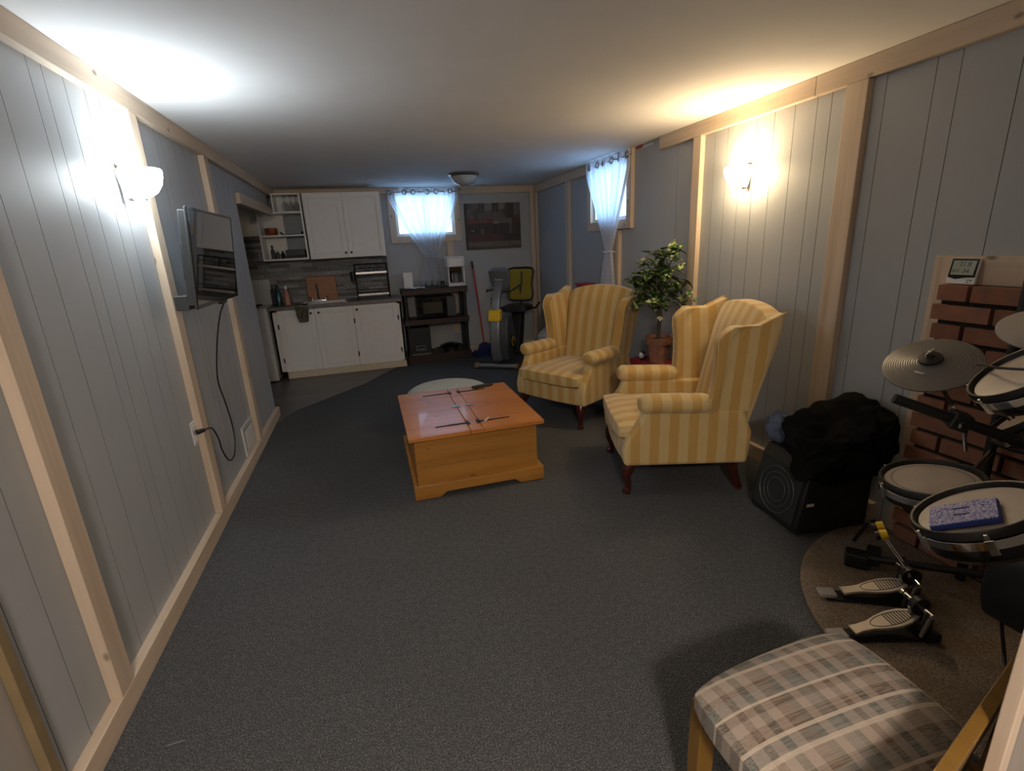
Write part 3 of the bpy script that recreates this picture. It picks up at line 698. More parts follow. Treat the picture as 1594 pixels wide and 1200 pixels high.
# broom and dustpan
t = thing('broom', 'red-handled broom with a blue brush leaning on the back wall', 'broom', (0,0,0))
MB().tube([(1.455,6.965,1.20),(1.535,6.90,0.13)], 0.012, 10).build('handle', M['red_plastic'], t)
MB().tube([(1.447,6.972,1.29),(1.456,6.9645,1.19)], 0.014, 10).build('grip', M['black'], t)
MB().prism([(-0.11,0),(0.11,0),(0.08,0.11),(0.03,0.14),(-0.03,0.14),(-0.08,0.11)], 'y', -0.03, 0.03).build('brush', M['blue_plastic'], t, bevel=0.004).location = (1.54, 6.89, 0.004)
t = thing('dustpan', 'dark blue dustpan lying on the floor below the red broom', 'dustpan', (1.475, 6.66, 0.002), 0.2)
MB().prism([(-0.14,-0.10),(0.14,-0.10),(0.12,0.10),(-0.12,0.10)], 'z', 0, 0.008).box(-0.12,0.12,0.09,0.10,0.0,0.07).box(-0.135,-0.125,-0.09,0.10,0.008,0.04).box(0.125,0.135,-0.09,0.10,0.008,0.04).build('pan', M['blue_plastic'], t)
MB().tube([(0,0.10,0.05),(0,0.17,0.06)], 0.013, 8).build('handle', M['blue_plastic'], t)
# ================================================================== LIVING AREA
# ---- sheer curtains
def curtain(wall, ac, top_w, label, ring_n, seed, tie_a, bot_a):
    """ac centre of the header along the wall; tied at z 1.37, tail to z 1.0"""
    rnd = random.Random(seed); ph = rnd.uniform(0, 6)
    NU, NV = 150, 60; ztop, ztie, zbot = 2.255, 1.375, 0.992
    bm = bmesh.new(); uvl = bm.loops.layers.uv.new('UVMap'); V = []
    def fn(u, v):
        z = ztop + (zbot-ztop)*v
        if z > ztie:
            k = (z-ztie)/(ztop-ztie); w = 0.15 + (top_w-0.15)*min(1, max(0, k*1.18))**0.85; c = tie_a + (ac-tie_a)*min(1, k*1.2)
        else:
            k = (ztie-z)/(ztie-zbot); w = 0.15+0.13*k**0.6; c = tie_a + (bot_a-tie_a)*k
        a = c + (u-0.5)*w
        fold = math.sin(u*2*PI*ring_n+ph*0.1)*0.020 + 0.008*math.sin(u*2*PI*17+ph+z*3)
        if z < ztie+0.3: fold *= 0.6+0.4*(abs(z-ztie)/0.3 if z > ztie else 0.6)
        d = 0.075 + fold + 0.01*math.sin(z*5+u*3)
        return (a, YB-d, z) if wall == 'b' else (XR-d, a, z)
    for i in range(NU+1): V.append([bm.verts.new(fn(i/NU, j/NV)) for j in range(NV+1)])
    for i in range(NU):
        for j in range(NV):
            f = bm.faces.new((V[i][j], V[i+1][j], V[i+1][j+1], V[i][j+1])); f.smooth = True
            for lp, (p, q) in zip(f.loops, ((i,j),(i+1,j),(i+1,j+1),(i,j+1))): lp[uvl].uv = (p/NU, q/NV)
    me = bpy.data.meshes.new('panel'); bm.to_mesh(me); bm.free(); me.materials.append(M['sheer'])
    t = thing('sheer_curtain', label, 'curtain', (0,0,0))
    o = bpy.data.objects.new('panel', me); COL.objects.link(o); o.parent = t
    for k in range(ring_n):
        u = (k+0.25)/ring_n + (0.02 if k % 2 else -0.02); p = Vector(fn(u, (ztop-2.205)/(ztop-zbot)))
        ax = Vector((0, -1, 0)) if wall == 'b' else Vector((-1, 0, 0))
        p += ax*0.006
        mb = MB(); uu = Vector((1,0,0)) if wall == 'b' else Vector((0,1,0))
        mb.tube([p + 0.027*(math.cos(2*PI*q/18)*uu + math.sin(2*PI*q/18)*Vector((0,0,1))) for q in range(18)], 0.0075, 6, closed=True)
        mb.build('grommet', M['bronze'], t)
    mb = MB(); c = (tie_a, YB-0.08, ztie) if wall == 'b' else (XR-0.08, tie_a, ztie)
    mb.tube([(c[0]+(0.085 if wall == 'b' else 0.045)*math.cos(a*PI/10), c[1]+(0.045 if wall == 'b' else 0.085)*math.sin(a*PI/10), c[2]+0.006*math.sin(a)) for a in range(20)], 0.007, 6, closed=True)
    mb.build('tie', M['cloth_white'], t)
    mb = MB()
    if wall == 'b': mb.tube([(ac-top_w/2-0.01, YB-0.070, 2.205), (ac+top_w/2+0.01, YB-0.070, 2.205)], 0.008, 10)
    else: mb.tube([(XR-0.070, ac-top_w/2-0.01, 2.205), (XR-0.070, ac+top_w/2+0.01, 2.205)], 0.008, 10)
    mb.build('rod', M['bronze'], t)
curtain('b', 0.85, 0.90, 'white sheer checked curtain tied in the middle over the window beside the picture', 6, 1, 0.885, 0.82)
curtain('r', 4.67, 0.88, 'white sheer checked curtain over the window on the right wall behind the far armchair', 6, 2, 4.62, 4.64)

# ---- street scene canvas (generic shop front)
mb = MB(); cols = []; nx, nz = 84, 66; Wd, Hd = 0.79, 0.61; rnd = random.Random(5)
def pic(u, v):
    n = mnoise.noise(Vector((u*9, v*9, 1.3)))*0.5+0.5; n2 = mnoise.noise(Vector((u*40, v*40, 4.3)))*0.5+0.5
    g = 0.7+0.6*n2
    if v < 0.17:
        c = (0.16, 0.14, 0.10) if v > 0.06 else (0.06, 0.052, 0.042)
        if abs(u-0.12) < 0.006 or abs(u-0.78) < 0.006: c = (0.03,0.03,0.03)
    elif v < 0.34: c = (0.085, 0.03, 0.032) if u < 0.68 else (0.02, 0.022, 0.022)
    elif v < 0.56:
        c = (0.022, 0.024, 0.026) if (u*7) % 1 > 0.18 else (0.075, 0.035, 0.03)
        if 0.26 < u < 0.32 and v < 0.44 and (u*60) % 1 > 0.5: c = (0.3,0.27,0.27)
        if 0.10 < u < 0.14 and 0.39 < v < 0.43: c = (0.22,0.26,0.28)
        if 0.78 < u < 0.84: c = (0.10,0.10,0.09)
        if u > 0.88: c = (0.03,0.035,0.025)
    elif v < 0.66:
        c = (0.15, 0.04, 0.033) if u < 0.50 else (0.15, 0.145, 0.12) if u < 0.84 else (0.08,0.03,0.025)
        if u < 0.45 and 0.585 < v < 0.635 and mnoise.noise(Vector((u*60, 2, 7))) > 0.05: c = (0.27,0.16,0.10)
        if 0.5 < u < 0.6 and v < 0.585: c = (0.42,0.40,0.35)
    else:
        c = (0.13, 0.125, 0.115) if n > 0.42 else (0.065, 0.06, 0.055)
        for a in (0.27, 0.33, 0.52, 0.58):
            if abs(u-a) < 0.018 and v > 0.80: c = (0.025,0.028,0.028)
        if 0.36 < u < 0.49 and v > 0.84: c = (0.24,0.24,0.22)
        if 0.62 < u < 0.72 and v > 0.86: c = (0.22,0.22,0.20)
        if 0.74 < u < 0.88 and n > 0.35: c = (0.035,0.032,0.018)
    if u < 0.03 or u > 0.985: c = (0.015,0.015,0.017)
    return tuple(x*g for x in c)
bm = bmesh.new(); V = [[bm.verts.new(((i/nx-0.5)*Wd, -0.0325, j/nz*Hd)) for j in range(nz+1)] for i in range(nx+1)]
for i in range(nx):
    for j in range(nz): bm.faces.new((V[i][j], V[i+1][j], V[i+1][j+1], V[i][j+1])); cols.append(pic((i+0.5)/nx, (j+0.5)/nz))
me = bpy.data.meshes.new('print'); bm.to_mesh(me); bm.free(); me.materials.append(M['canvas'])
a = me.color_attributes.new('tint', 'FLOAT_COLOR', 'CORNER')
for p, c in zip(me.polygons, cols):
    for li in p.loop_indices: a.data[li].color = (c[0], c[1], c[2], 1)
t = thing('canvas_picture', 'dark canvas picture of an old red shop front hanging on the back wall', 'picture', (1.79, YB, 1.44))
o = bpy.data.objects.new('print', me); COL.objects.link(o); o.parent = t
MB().box(-Wd/2, Wd/2, -0.032, -0.001, 0, Hd).build('stretcher_frame', M['dark_grey'], t, bevel=0.003)

# ---- flush ceiling light
t = thing('ceiling_light', 'unlit frosted dome ceiling light with a metal rim near the back of the room', 'ceiling light', (1.17, 5.75, ZC))
MB().lathe([(0.0,-0.001),(0.165,-0.001),(0.17,-0.02),(0.155,-0.035),(0.14,-0.03),(0,-0.03)], 36).build('metal_rim', M['bronze'], t)
MB().lathe([(0.150,-0.030),(0.145,-0.055),(0.115,-0.095),(0.06,-0.125),(0,-0.135)], 36).build('glass_dome', plain('frosted_glass', (0.42,0.46,0.46), 0.25), t)
MB().lathe([(0.012,-0.134),(0.012,-0.145),(0,-0.152)], 12).build('finial', M['bronze'], t)

# ---- wall sconces, lit
def sconce(wall, y, z, label, watt, col, shade_col, st):
    sgn = 1 if wall == 'l' else -1; x = XL if wall == 'l' else XR
    t = thing('wall_sconce', label, 'wall lamp', (x, y, z), 0 if sgn == 1 else PI)
    cx = 0.092
    # back plate, a curved metal strip
    MB().grid(lambda u, v: (0.004+0.03*v*v, (u-0.5)*0.045, 0.06-0.155*v), 4, 12).build('back_plate', M['bronze'], t, solid=0.005)
    mb = MB(); mb.tube([(0.006,0,0.038),(0.03,0,0.038)], 0.009, 10); mb.tube([(0.03,-0.022,0.038),(0.03,0.022,0.038)], 0.007, 8); mb.build('bracket', M['bronze'], t)
    prof = [(0.080,0.036),(0.083,0.031),(0.081,0.005),(0.071,-0.030),(0.050,-0.062),(0.022,-0.080),(0,-0.084)]
    MB().lathe(prof, 36, (cx,0,0)).build('glass_shade', emis('lit_shade_'+('cool' if wall == 'l' else 'warm'), shade_col, st), t, label='glowing frosted glass bowl')
    MB().lathe([(0.007,-0.083),(0.008,-0.090),(0,-0.097)], 12, (cx,0,0)).build('finial', M['bronze'], t)
    ld = bpy.data.lights.new('bulb', 'POINT'); ld.energy = watt; ld.color = col; ld.shadow_soft_size = 0.03
    lo = bpy.data.objects.new('bulb', ld); COL.objects.link(lo); lo.parent = t; lo.location = (cx, 0, 0.010)
    return t
sconce('l', 2.73, 1.86, 'lit bowl wall sconce with cool white light on the left wall above the television', LEFT_SCONCE_W, COOL, (0.86,0.95,1.0), 15.0)
sconce('r', 2.83, 1.862, 'lit bowl wall sconce with warm light on the right wall above the near armchair', RIGHT_SCONCE_W, WARM, (1.0,0.74,0.42), 20.0)
t = thing('ceiling_light', 'lit frosted dome ceiling light behind the photographer', 'ceiling light', (-0.1, -1.1, ZC))  # unseen lamp added behind the camera to brighten floor and near walls
MB().lathe([(0.0,-0.001),(0.165,-0.001),(0.17,-0.02),(0.155,-0.035),(0.14,-0.03),(0,-0.03)], 36).build('metal_rim', M['bronze'], t)
MB().lathe([(0.150,-0.030),(0.145,-0.055),(0.115,-0.095),(0.06,-0.125),(0,-0.135)], 36).build('glass_dome', emis('lit_dome', (1.0,0.86,0.74), REAR_FILL_W), t)

# ---- television, tipped a little down on its bracket
t = thing('television', 'black flat screen television on a bracket on the left wall', 'television', (-0.80, 3.14, 1.265))
t.rotation_euler = (0, math.radians(5.5), 0)
MB().box(-0.012, 0.0, -0.41, 0.41, 0.0, 0.475).box(-0.045,-0.012,-0.39,0.39,0.015,0.46).box(-0.06,-0.045,-0.25,0.25,0.05,0.33).build('housing', M['dark_grey'], t, bevel=0.004)
MB().box(0.0002, 0.0022, -0.398, 0.398, 0.018, 0.463).build('screen', M['screen'], t)
mb = MB(); mb.box(0.0, 0.004, -0.41, 0.41, 0.0, 0.017); mb.box(0,0.004,-0.41,0.41,0.464,0.475); mb.box(0,0.004,-0.41,-0.399,0.017,0.464); mb.box(0,0.004,0.399,0.41,0.017,0.464)
mb.build('bezel', M['gloss_black'], t, bevel=0.001)
MB().box(-0.14, -0.0605, -0.08, 0.08, 0.12, 0.30).build('wall_bracket', M['black'], t)
MB().box(-0.02, 0.004, 0.02, 0.14, -0.016, -0.0005).build('sensor_bump', M['black'], t, bevel=0.003)
tag(MB().box(-0.11, -0.05, -0.055, 0.045, -0.035, 0.035).build('set_top_box', M['dark_grey'], bevel=0.004), 'small grey box hanging behind the lower left corner of the television', 'box').location = (-0.80, 2.84, 1.295)
pts = [(-0.80,3.22,1.255),(-0.84,3.23,1.18),(-0.90,3.27,1.0),(-0.955,3.34,0.78),(-0.965,3.42,0.62),(-0.965,3.46,0.48),(-0.96,3.44,0.36),(-0.955,3.36,0.285),(-0.955,3.27,0.27),(-0.95,3.17,0.32),(-0.94,3.08,0.42),(-0.925,3.02,0.50),(-0.925,2.97,0.575),(-0.93,2.935,0.60),(-0.955,2.91,0.60)]
def smooth(pts, n=6):
    P = [Vector(p) for p in pts]; out = []
    for i in range(len(P)-1):
        p0 = P[max(i-1,0)]; p1 = P[i]; p2 = P[i+1]; p3 = P[min(i+2,len(P)-1)]
        for k in range(n):
            s = k/n; out.append(0.5*((2*p1)+(p2-p0)*s+(2*p0-5*p1+4*p2-p3)*s*s+(3*p1-p0-3*p2+p3)*s**3))
    out.append(P[-1]); return out
t = thing('power_cord', 'thin black cord looping from the television down to the white outlet', 'cord', (0,0,0))
MB().tube(smooth(pts), 0.0045, 8).build('cable', M['black'], t)
MB().tube([(-0.95,2.912,0.600),(-0.982,2.885,0.600)], [0.010,0.014], 10).build('plug', M['black'], t)
t = thing('wall_outlet', 'white wall outlet beside the stud low on the left wall', 'outlet', (XL, 2.885, 0.598))
MB().box(0.0003, 0.007, -0.032, 0.030, -0.062, 0.062).build('cover_plate', M['enamel'], t, bevel=0.002)
MB().box(0.0072, 0.009, -0.016, 0.016, -0.045, -0.012).box(0.0072,0.009,-0.016,0.016,0.014,0.046).build('socket', M['white'], t, bevel=0.001)
t = thing('floor_vent', 'white metal register vent low on the left wall by the far stud', 'vent', (XL, 3.90, 0.195))
MB().box(0.0003, 0.010, -0.16, 0.16, -0.10, 0.12).build('frame', M['enamel'], t, bevel=0.003)
MB().box(0.0103, 0.011, -0.125, 0.125, -0.065, 0.085).build('grille_opening', M['dark_grey'], t)
mb = MB()
for k in range(12): mb.box(0.0113, 0.016, -0.115+0.02*k, -0.108+0.02*k, -0.06, 0.08)
mb.build('louvres', M['enamel'], t)
tag(MB().tube([(-0.797,1.484,0.004),(-0.745,1.487,0.004)], 0.0016, 6).lathe([(0,0),(0.0045,0),(0.0045,0.0015),(0,0.0015)], 10, (-0.797,1.484,0.004), (-1,0.05,0)).build('loose_nail', M['steel']), 'loose nail lying on the carpet near the left baseboard', 'nail')

# ---- blanket chest
t = thing('blanket_chest', 'orange pine blanket chest used as a coffee table on the carpet', 'chest', (0,0,0))
x0, x1, y0, y1, zt = 0.125, 0.962, 2.765, 3.725, 0.425
mb = MB(); mb.box(x0+0.03, x1-0.03, y0+0.055, y1-0.03, 0.085, zt-0.030)
body = mb.build('body', M['orange_pine_x'], t)
mb = MB()
for zz in (0.205, 0.305): mb.box(x0+0.03, x1-0.03, y0+0.0538, y0+0.0546, zz-0.0012, zz+0.0012)
mb.build('board_joint', M['pine_dark'], body)
mb = MB()
def plinth(ax, a0, a1, b0, b1):
    L = a1-a0; prof = [(a0,0.002),(a0+0.16,0.002),(a0+0.20,0.032),(a1-0.20,0.032),(a1-0.16,0.002),(a1,0.002),(a1,0.095),(a0,0.095)]
    mb.prism(prof, ax, b0, b1)
plinth('y', x0+0.002, x1+0.006, y0+0.028, y0+0.054); plinth('y', x0+0.002, x1+0.006, y1-0.029, y1-0.003)
plinth('x', y0+0.055, y1-0.03, x0+0.002, x0+0.0295); plinth('x', y0+0.055, y1-0.03, x1-0.0295, x1+0.006)
mb.build('plinth', M['orange_pine_x'], t, bevel=0.006)
xm0, xm1 = 0.50, 0.578
MB().box(x0-0.004, xm0-0.0015, y0, y1, zt-0.028, zt).build('lid', M['orange_pine_top'], t, bevel=0.005, label='left lid with scuffed finish')
MB().box(xm0, xm1, y0, y1, zt-0.028, zt).build('centre_rail', M['orange_pine_top'], t, bevel=0.003)
MB().box(xm1+0.0015, x1+0.008, y0, y1, zt-0.028, zt).build('lid', M['orange_pine_top'], t, bevel=0.005, label='right lid')
for yy in (2.90, 3.60):
    for s, xm in ((-1, xm0), (1, xm1)):
        mb = MB(); mb.prism([(xm, yy-0.03), (xm-s*0.018, yy-0.03), (xm-s*0.018, yy+0.03), (xm, yy+0.03)], 'z', zt+0.0003, zt+0.004)
        mb.prism([(xm, yy-0.012), (xm, yy+0.012), (xm+s*0.20, yy+0.004), (xm+s*0.20, yy-0.004)], 'z', zt+0.0003, zt+0.004)
        mb.tube([(xm, yy-0.03, zt+0.005), (xm, yy+0.03, zt+0.005)], 0.005, 8)
        mb.build('strap_hinge', M['black'], t)
for xm in (xm0-0.004, xm1+0.012): MB().box(xm-0.03, xm+0.022, 3.235, 3.275, zt+0.0003, zt+0.006).build('latch', M['bronze'], t, bevel=0.002)
o = tag(MB().tube([(-0.02,-0.028,0),(0.02,0.028,0)], 0.006, 8).build('chalk_stick', M['cream']), 'short pale stick lying on the front right hinge of the orange chest', 'stick'); o.location = (0.625, 2.885, zt+0.0115)
t = thing('remote_control', 'black remote control lying at the far edge of the orange chest', 'remote control', (0.775, 3.66, zt+0.001), 0.25)
MB().box(-0.085, 0.085, -0.022, 0.022, 0, 0.018).build('body', M['black'], t, bevel=0.006)
mb = MB()
for i in range(6):
    for j in range(3): mb.box(-0.06+i*0.018, -0.05+i*0.018, -0.014+j*0.011, -0.007+j*0.011, 0.0185, 0.0205)
mb.build('buttons', M['dark_grey'], t)
# round floor cushion behind the chest
o = MB().pbox(lambda u, v, w: ((lambda q: (0.36*u*math.sqrt(max(0,1-v*v/2)), 0.36*v*math.sqrt(max(0,1-u*u/2)), 0.17+0.17*w*(1-0.30*q**3)))(min(1, u*u+v*v-u*u*v*v))), 14).build('round_pouf', M['cushion'], sub=1)
tag(o, 'pale round pouf on the carpet behind the orange chest', 'pouf').location = (0.57, 4.13, 0.002)

# ---- wing armchairs
def make_wing_chair():
    t = thing('wing_armchair', '', 'armchair')
    fx, fy = M['fabric_x'], M['fabric_y']
    # base rail
    def base(u, v, w):
        x = 0.335*u; y = -0.01+0.345*v - (0.02*(1-u*u) if v < 0 else 0); return (x, y, 0.275+0.07*w)
    MB().pbox(base, 8).build('front_rail', fx, t, bevel=0.012)
    def seat(u, v, w):
        e = (1-0.30*abs(u)**6)*(1-0.30*abs(v)**6); wd = 0.275 if v > -0.55 else 0.275+0.05*min(1, (-0.55-v)/0.15)
        return (wd*u*(1-0.02*abs(w)), -0.075+0.315*v-0.015*(1-u*u)*(v < 0), 0.405+0.062*w*e+0.012*(1-u*u)*(1-v*v)*(w > 0))
    MB().pbox(seat, 20).build('seat_cushion', fx, t, sub=1, label='loose striped seat cushion')
    # back
    def back(u, v, w):
        k = (w+1)/2; crest = 1.10-0.055*abs(u)**2.6
        z = 0.34+(crest-0.34)*k; wd = 0.285+0.04*k
        th = 0.065*(1-0.35*max(0, k-0.85)/0.15)
        y = 0.285+0.165*k + v*th - (0.022*(1-u*u)*math.sin(PI*k) if v < 0 else 0)
        return (wd*u, y, z)
    MB().pbox(back, 16).build('backrest', fx, t, sub=1)
    for s in (-1, 1):
        # arm: side panel with a sweeping front and a rolled top
        side = [(-0.365,0.205),(-0.375,0.30),(-0.352,0.37),(-0.315,0.43),(-0.275,0.485),(-0.255,0.54),(0.30,0.54),(0.36,0.40),(0.345,0.205)]
        mb = MB(); mb.prism(side, 'x', s*0.285, s*0.372)
        arm = mb.build('arm', fy, t, bevel=0.022, seg=3)
        def roll(u, v):
            y = -0.285+0.41*v; rr = 0.062*(1-0.0*v)*min(1, 0.55+6*v if v < 0.075 else 1)*(1 if v < 0.9 else 1-(v-0.9)*3)
            a = 2*PI*u; return (s*(0.345)+1.12*rr*math.cos(a), y, 0.575+0.01*(1-v)+rr*math.sin(a)*0.92)
        mb = MB(); mb.grid(roll, 28, 26, wrap=True)
        mb.bm.faces.new([v_ for v_ in mb.bm.verts[:1]]) if False else None
        ends = [e for e in mb.bm.edges if len(e.link_faces) == 1]
        bmesh.ops.holes_fill(mb.bm, edges=ends, sides=0)
        mb.build('arm_roll', fy, arm, sharp=60)
        # wing
        def wing(u, v, w):
            # u through the thickness, v front(-1)..back(1), w bottom..top
            k = (w+1)/2
            front = 0.10+0.02*math.sin(PI*k)+0.085*max(0, (k-0.80)/0.20)**2.0
            rear = 0.33+0.125*k
            z = 0.52+(0.50+0.065*max(0, v))*k
            y = front+(rear-front)*(v+1)/2
            th = 0.030*(1+0.35*(v < -0.7))
            x = 0.335+0.055*k+0.016*(1-v)/2*k+th*u-0.012*(1-v*v)*math.sin(PI*k)*(u < 0)
            return (s*x, y, z)
        MB().pbox(wing, 14).build('wing', fy, t, bevel=0, sub=1)
        # piping along the wing edge
        pts = []
        for k in range(0, 15): pts.append(wing(1, -1, -1+2*k/14))
        for k in range(1, 11): pts.append(wing(1, -1+2*k/10, 1))
        MB().tube([Vector(p)+Vector((s*0.001, -0.001, 0.0)) for p in pts], 0.006, 8).build('piping', fy, t)
    # outer back
    MB().pbox(lambda u, v, w: (lambda z: ((0.325+0.03*(w+1)/2)*u, 0.318+max(0, z-0.5)*0.235+0.022*v, z))(0.205+(0.82-0.04*u*u)*(w+1)/2), 8).build('rear_panel', fx, t, bevel=0.008)
    # legs
    for s in (-1, 1):
        P = [(s*0.30,-0.315,0.206),(s*0.312,-0.335,0.165),(s*0.318,-0.345,0.12),(s*0.308,-0.328,0.07),(s*0.305,-0.325,0.035),(s*0.310,-0.338,0.018),(s*0.312,-0.342,0.002)]
        MB().tube(P, [0.042,0.040,0.028,0.019,0.017,0.026,0.022], 14).build('front_leg', M['mahogany'], t)
        mb = MB(); mb.tube([(s*0.285,0.29,0.206),(s*0.285,0.305,0.12),(s*0.287,0.345,0.002)], [0.032,0.027,0.021], 4); mb.build('rear_leg', M['mahogany'], t)
    return t
c1 = make_wing_chair()
c1.location = (1.685, 3.955, 0); c1.rotation_euler = (0,0,math.radians(-60)); c1['group'] = 'yellow striped wing armchairs'
c1['label'] = 'yellow striped wing armchair behind the chest, left of the red table'
c2 = copy_tree(c1)
c2.location = (1.786, 2.617, 0); c2.rotation_euler = (0,0,math.radians(-108))
c2['label'] = 'yellow striped wing armchair nearest the camera, below the warm wall lamp'

# ---- red side table, plant
t = thing('side_table', 'red lacquered side table between the two armchairs', 'table', (2.27, 3.66, 0), 0)
MB().box(-0.125, 0.125, -0.23, 0.13, 0.445, 0.485).build('tabletop', M['red'], t, bevel=0.003)
for lx in (-0.095, 0.095):
    for ly in (-0.20, 0.10): MB().box(lx-0.022, lx+0.022, ly-0.022, ly+0.022, 0.001, 0.4445).build('leg', M['red'], t, bevel=0.002)
MB().box(-0.095, 0.095, -0.20, 0.10, 0.15, 0.165).build('lower_shelf', M['red'], t)
t = thing('red_cabinet', 'tall red cabinet against the right wall, its top just showing behind the far armchair', 'cabinet', (2.27, 5.02, 0))
MB().box(-0.03, 0.125, -0.02, 0.14, 0.0, 1.025).build('body', M['red'], t, bevel=0.003)
MB().box(-0.045, 0.127, -0.035, 0.155, 1.0255, 1.045).build('top', M['red'], t, bevel=0.003)
t = thing('potted_plant', 'variegated potted tree on the red side table', 'plant', (2.275, 3.545, 0.486), math.radians(-90))
MB().lathe([(0,0),(0.072,0),(0.092,0.155),(0.106,0.158),(0.110,0.215),(0.099,0.215),(0.094,0.165),(0,0.165)], 32).build('pot', M['terracotta'], t)
MB().lathe([(0.0,0.192),(0.05,0.195),(0.097,0.188)], 24).build('soil', M['soil'], t)
tp = smooth([(0.0,0.0,0.17),(0.006,-0.01,0.28),(0.035,-0.02,0.38),(0.03,-0.03,0.46),(0.07,-0.05,0.54),(0.10,-0.06,0.58)], 5)
MB().tube(tp, [0.017-0.007*i/len(tp) for i in range(len(tp))], 10).build('trunk', M['bark'], t)
rnd = random.Random(21); brs = MB(); leaves = MB(); pale = MB()
def leaf(mb, p, d, size, up):
    d = d.normalized(); sd = d.cross(up).normalized(); nn = sd.cross(d)
    pts = [(0,0),(0.12,0.16),(0.34,0.28),(0.62,0.25),(0.85,0.12),(1.0,0)]
    ctr = [mb.bm.verts.new(p + size*(a*d + nn*(-0.25*a*a+0.06))) for a, b in pts]
    Lr = [mb.bm.verts.new(p + size*(a*d + b*sd + nn*(-0.25*a*a+0.06+0.10*b/0.3))) for a, b in pts[1:-1]]
    Rr = [mb.bm.verts.new(p + size*(a*d - b*sd + nn*(-0.25*a*a+0.06+0.10*b/0.3))) for a, b in pts[1:-1]]
    for S_ in (Lr, Rr):
        mb.bm.faces.new((ctr[0], ctr[1], S_[0])); mb.bm.faces.new((ctr[-2], ctr[-1], S_[-1]))
        for i in range(len(S_)-1): mb.bm.faces.new((ctr[i+1], ctr[i+2], S_[i+1], S_[i]))
base = Vector((0.10, -0.06, 0.57))
clusters = [((0.19,-0.10,0.90),0.06),((0.24,-0.06,0.89),0.05),((0.06,-0.10,0.82),0.09),((-0.03,-0.08,0.78),0.08),((-0.19,-0.08,0.70),0.06),((-0.16,-0.06,0.68),0.06),((-0.10,-0.08,0.60),0.07),((0.12,-0.13,0.72),0.08),((0.25,-0.10,0.74),0.09),((0.33,-0.10,0.68),0.08),((0.32,-0.05,0.60),0.07),((0.0,-0.05,0.70),0.08),((0.16,-0.05,0.80),0.08),((0.03,-0.16,0.64),0.07),((0.14,-0.10,0.60),0.07),((0.22,-0.14,0.53),0.05),((-0.02,-0.14,0.53),0.05)]
for (c, s) in clusters:
    c = Vector(c)-Vector((0,0,0.025)); midp = base.lerp(c, 0.5)+Vector((0,0,0.02)); brs.tube([base, midp, c], [0.006,0.0045,0.003], 6)
    for k in range(11):
        d = Vector((rnd.uniform(-1,1), rnd.uniform(-1,1), rnd.uniform(-0.45,0.6))); p = c + Vector((rnd.uniform(-s,s), rnd.uniform(-s,s), rnd.uniform(-s,s)*0.7))
        leaf(leaves, p, d, rnd.uniform(0.07,0.15), Vector((rnd.uniform(-.3,.3), rnd.uniform(-.3,.3), 1)))
for c, n_ in (((-0.16,-0.07,0.83),7),((-0.15,-0.08,0.79),6),((0.43,-0.09,0.56),4),((0.46,-0.08,0.51),3),((0.26,-0.15,0.42),4),((-0.12,-0.14,0.60),4),((0.04,-0.18,0.60),4)):
    c = Vector(c); brs.tube([base, base.lerp(c,0.6)+Vector((0,0,0.03)), c], [0.004,0.003,0.002], 6)
    for k in range(n_):
        leaf(pale, c+Vector((rnd.uniform(-.02,.02),)*3), Vector((rnd.uniform(-1,1), rnd.uniform(-1,1), rnd.uniform(-0.3,0.5))), rnd.uniform(0.035,0.06), Vector((0,0.4,1)))
brs.build('branches', M['bark'], t)
leaves.build('foliage', M['leaf'], t, sharp=80); pale.build('pale_leaves', M['cream_leaf'], t, sharp=80, label='small cream yellow leaves')
t = thing('small_figurine', 'small black and white figurine lying beside the terracotta pot', 'figurine', (2.215, 3.71, 0.487), 0.9)
MB().ball((0,0,0.028), 0.028, 8, (1.5,0.8,0.9)).ball((-0.045,0.0,0.045), 0.02, 8, (1.2,0.9,0.9)).build('body', M['white'], t)
MB().ball((0.01,-0.005,0.045), 0.02, 8, (1.3,1.1,0.8)).tube([(-0.07,0,0.008),(-0.02,-0.03,0.008),(0.05,-0.03,0.008)], 0.008, 8).build('dark_patch', M['black'], t)
# striped bundle in the corner
def lump(rx, ry, rz, seed, amp=0.16, fr=2.6, n=22, flat=0.0, clampz=None):
    mb = MB()
    def fn(u, v, w):
        d = Vector((u, v, w)).normalized(); k = 1+amp*mnoise.noise(d*fr+Vector((seed,0,0)))+amp*0.5*abs(mnoise.noise(d*fr*2.6+Vector((0,seed,0))))
        p = Vector((rx*d.x, ry*d.y, rz*d.z))*k
        if clampz is not None and p.z < clampz: p.z = clampz+0.1*(p.z-clampz)*0
        return p
    mb.pbox(fn, n); return mb
tag(lump(0.13,0.14,0.13, 2.2, clampz=-0.09).build('folded_blanket', M['cloth_white'], sharp=80), 'pale rolled blanket on the floor in the back right corner', 'blanket').location = (2.26, 6.22, 0.24)
tag(lump(0.13,0.16,0.09, 5.2, clampz=-0.05).build('dark_bag', M['black'], sharp=80), 'black bag on the floor beneath the pale blanket behind the far armchair', 'bag').location = (2.24, 6.10, 0.052)
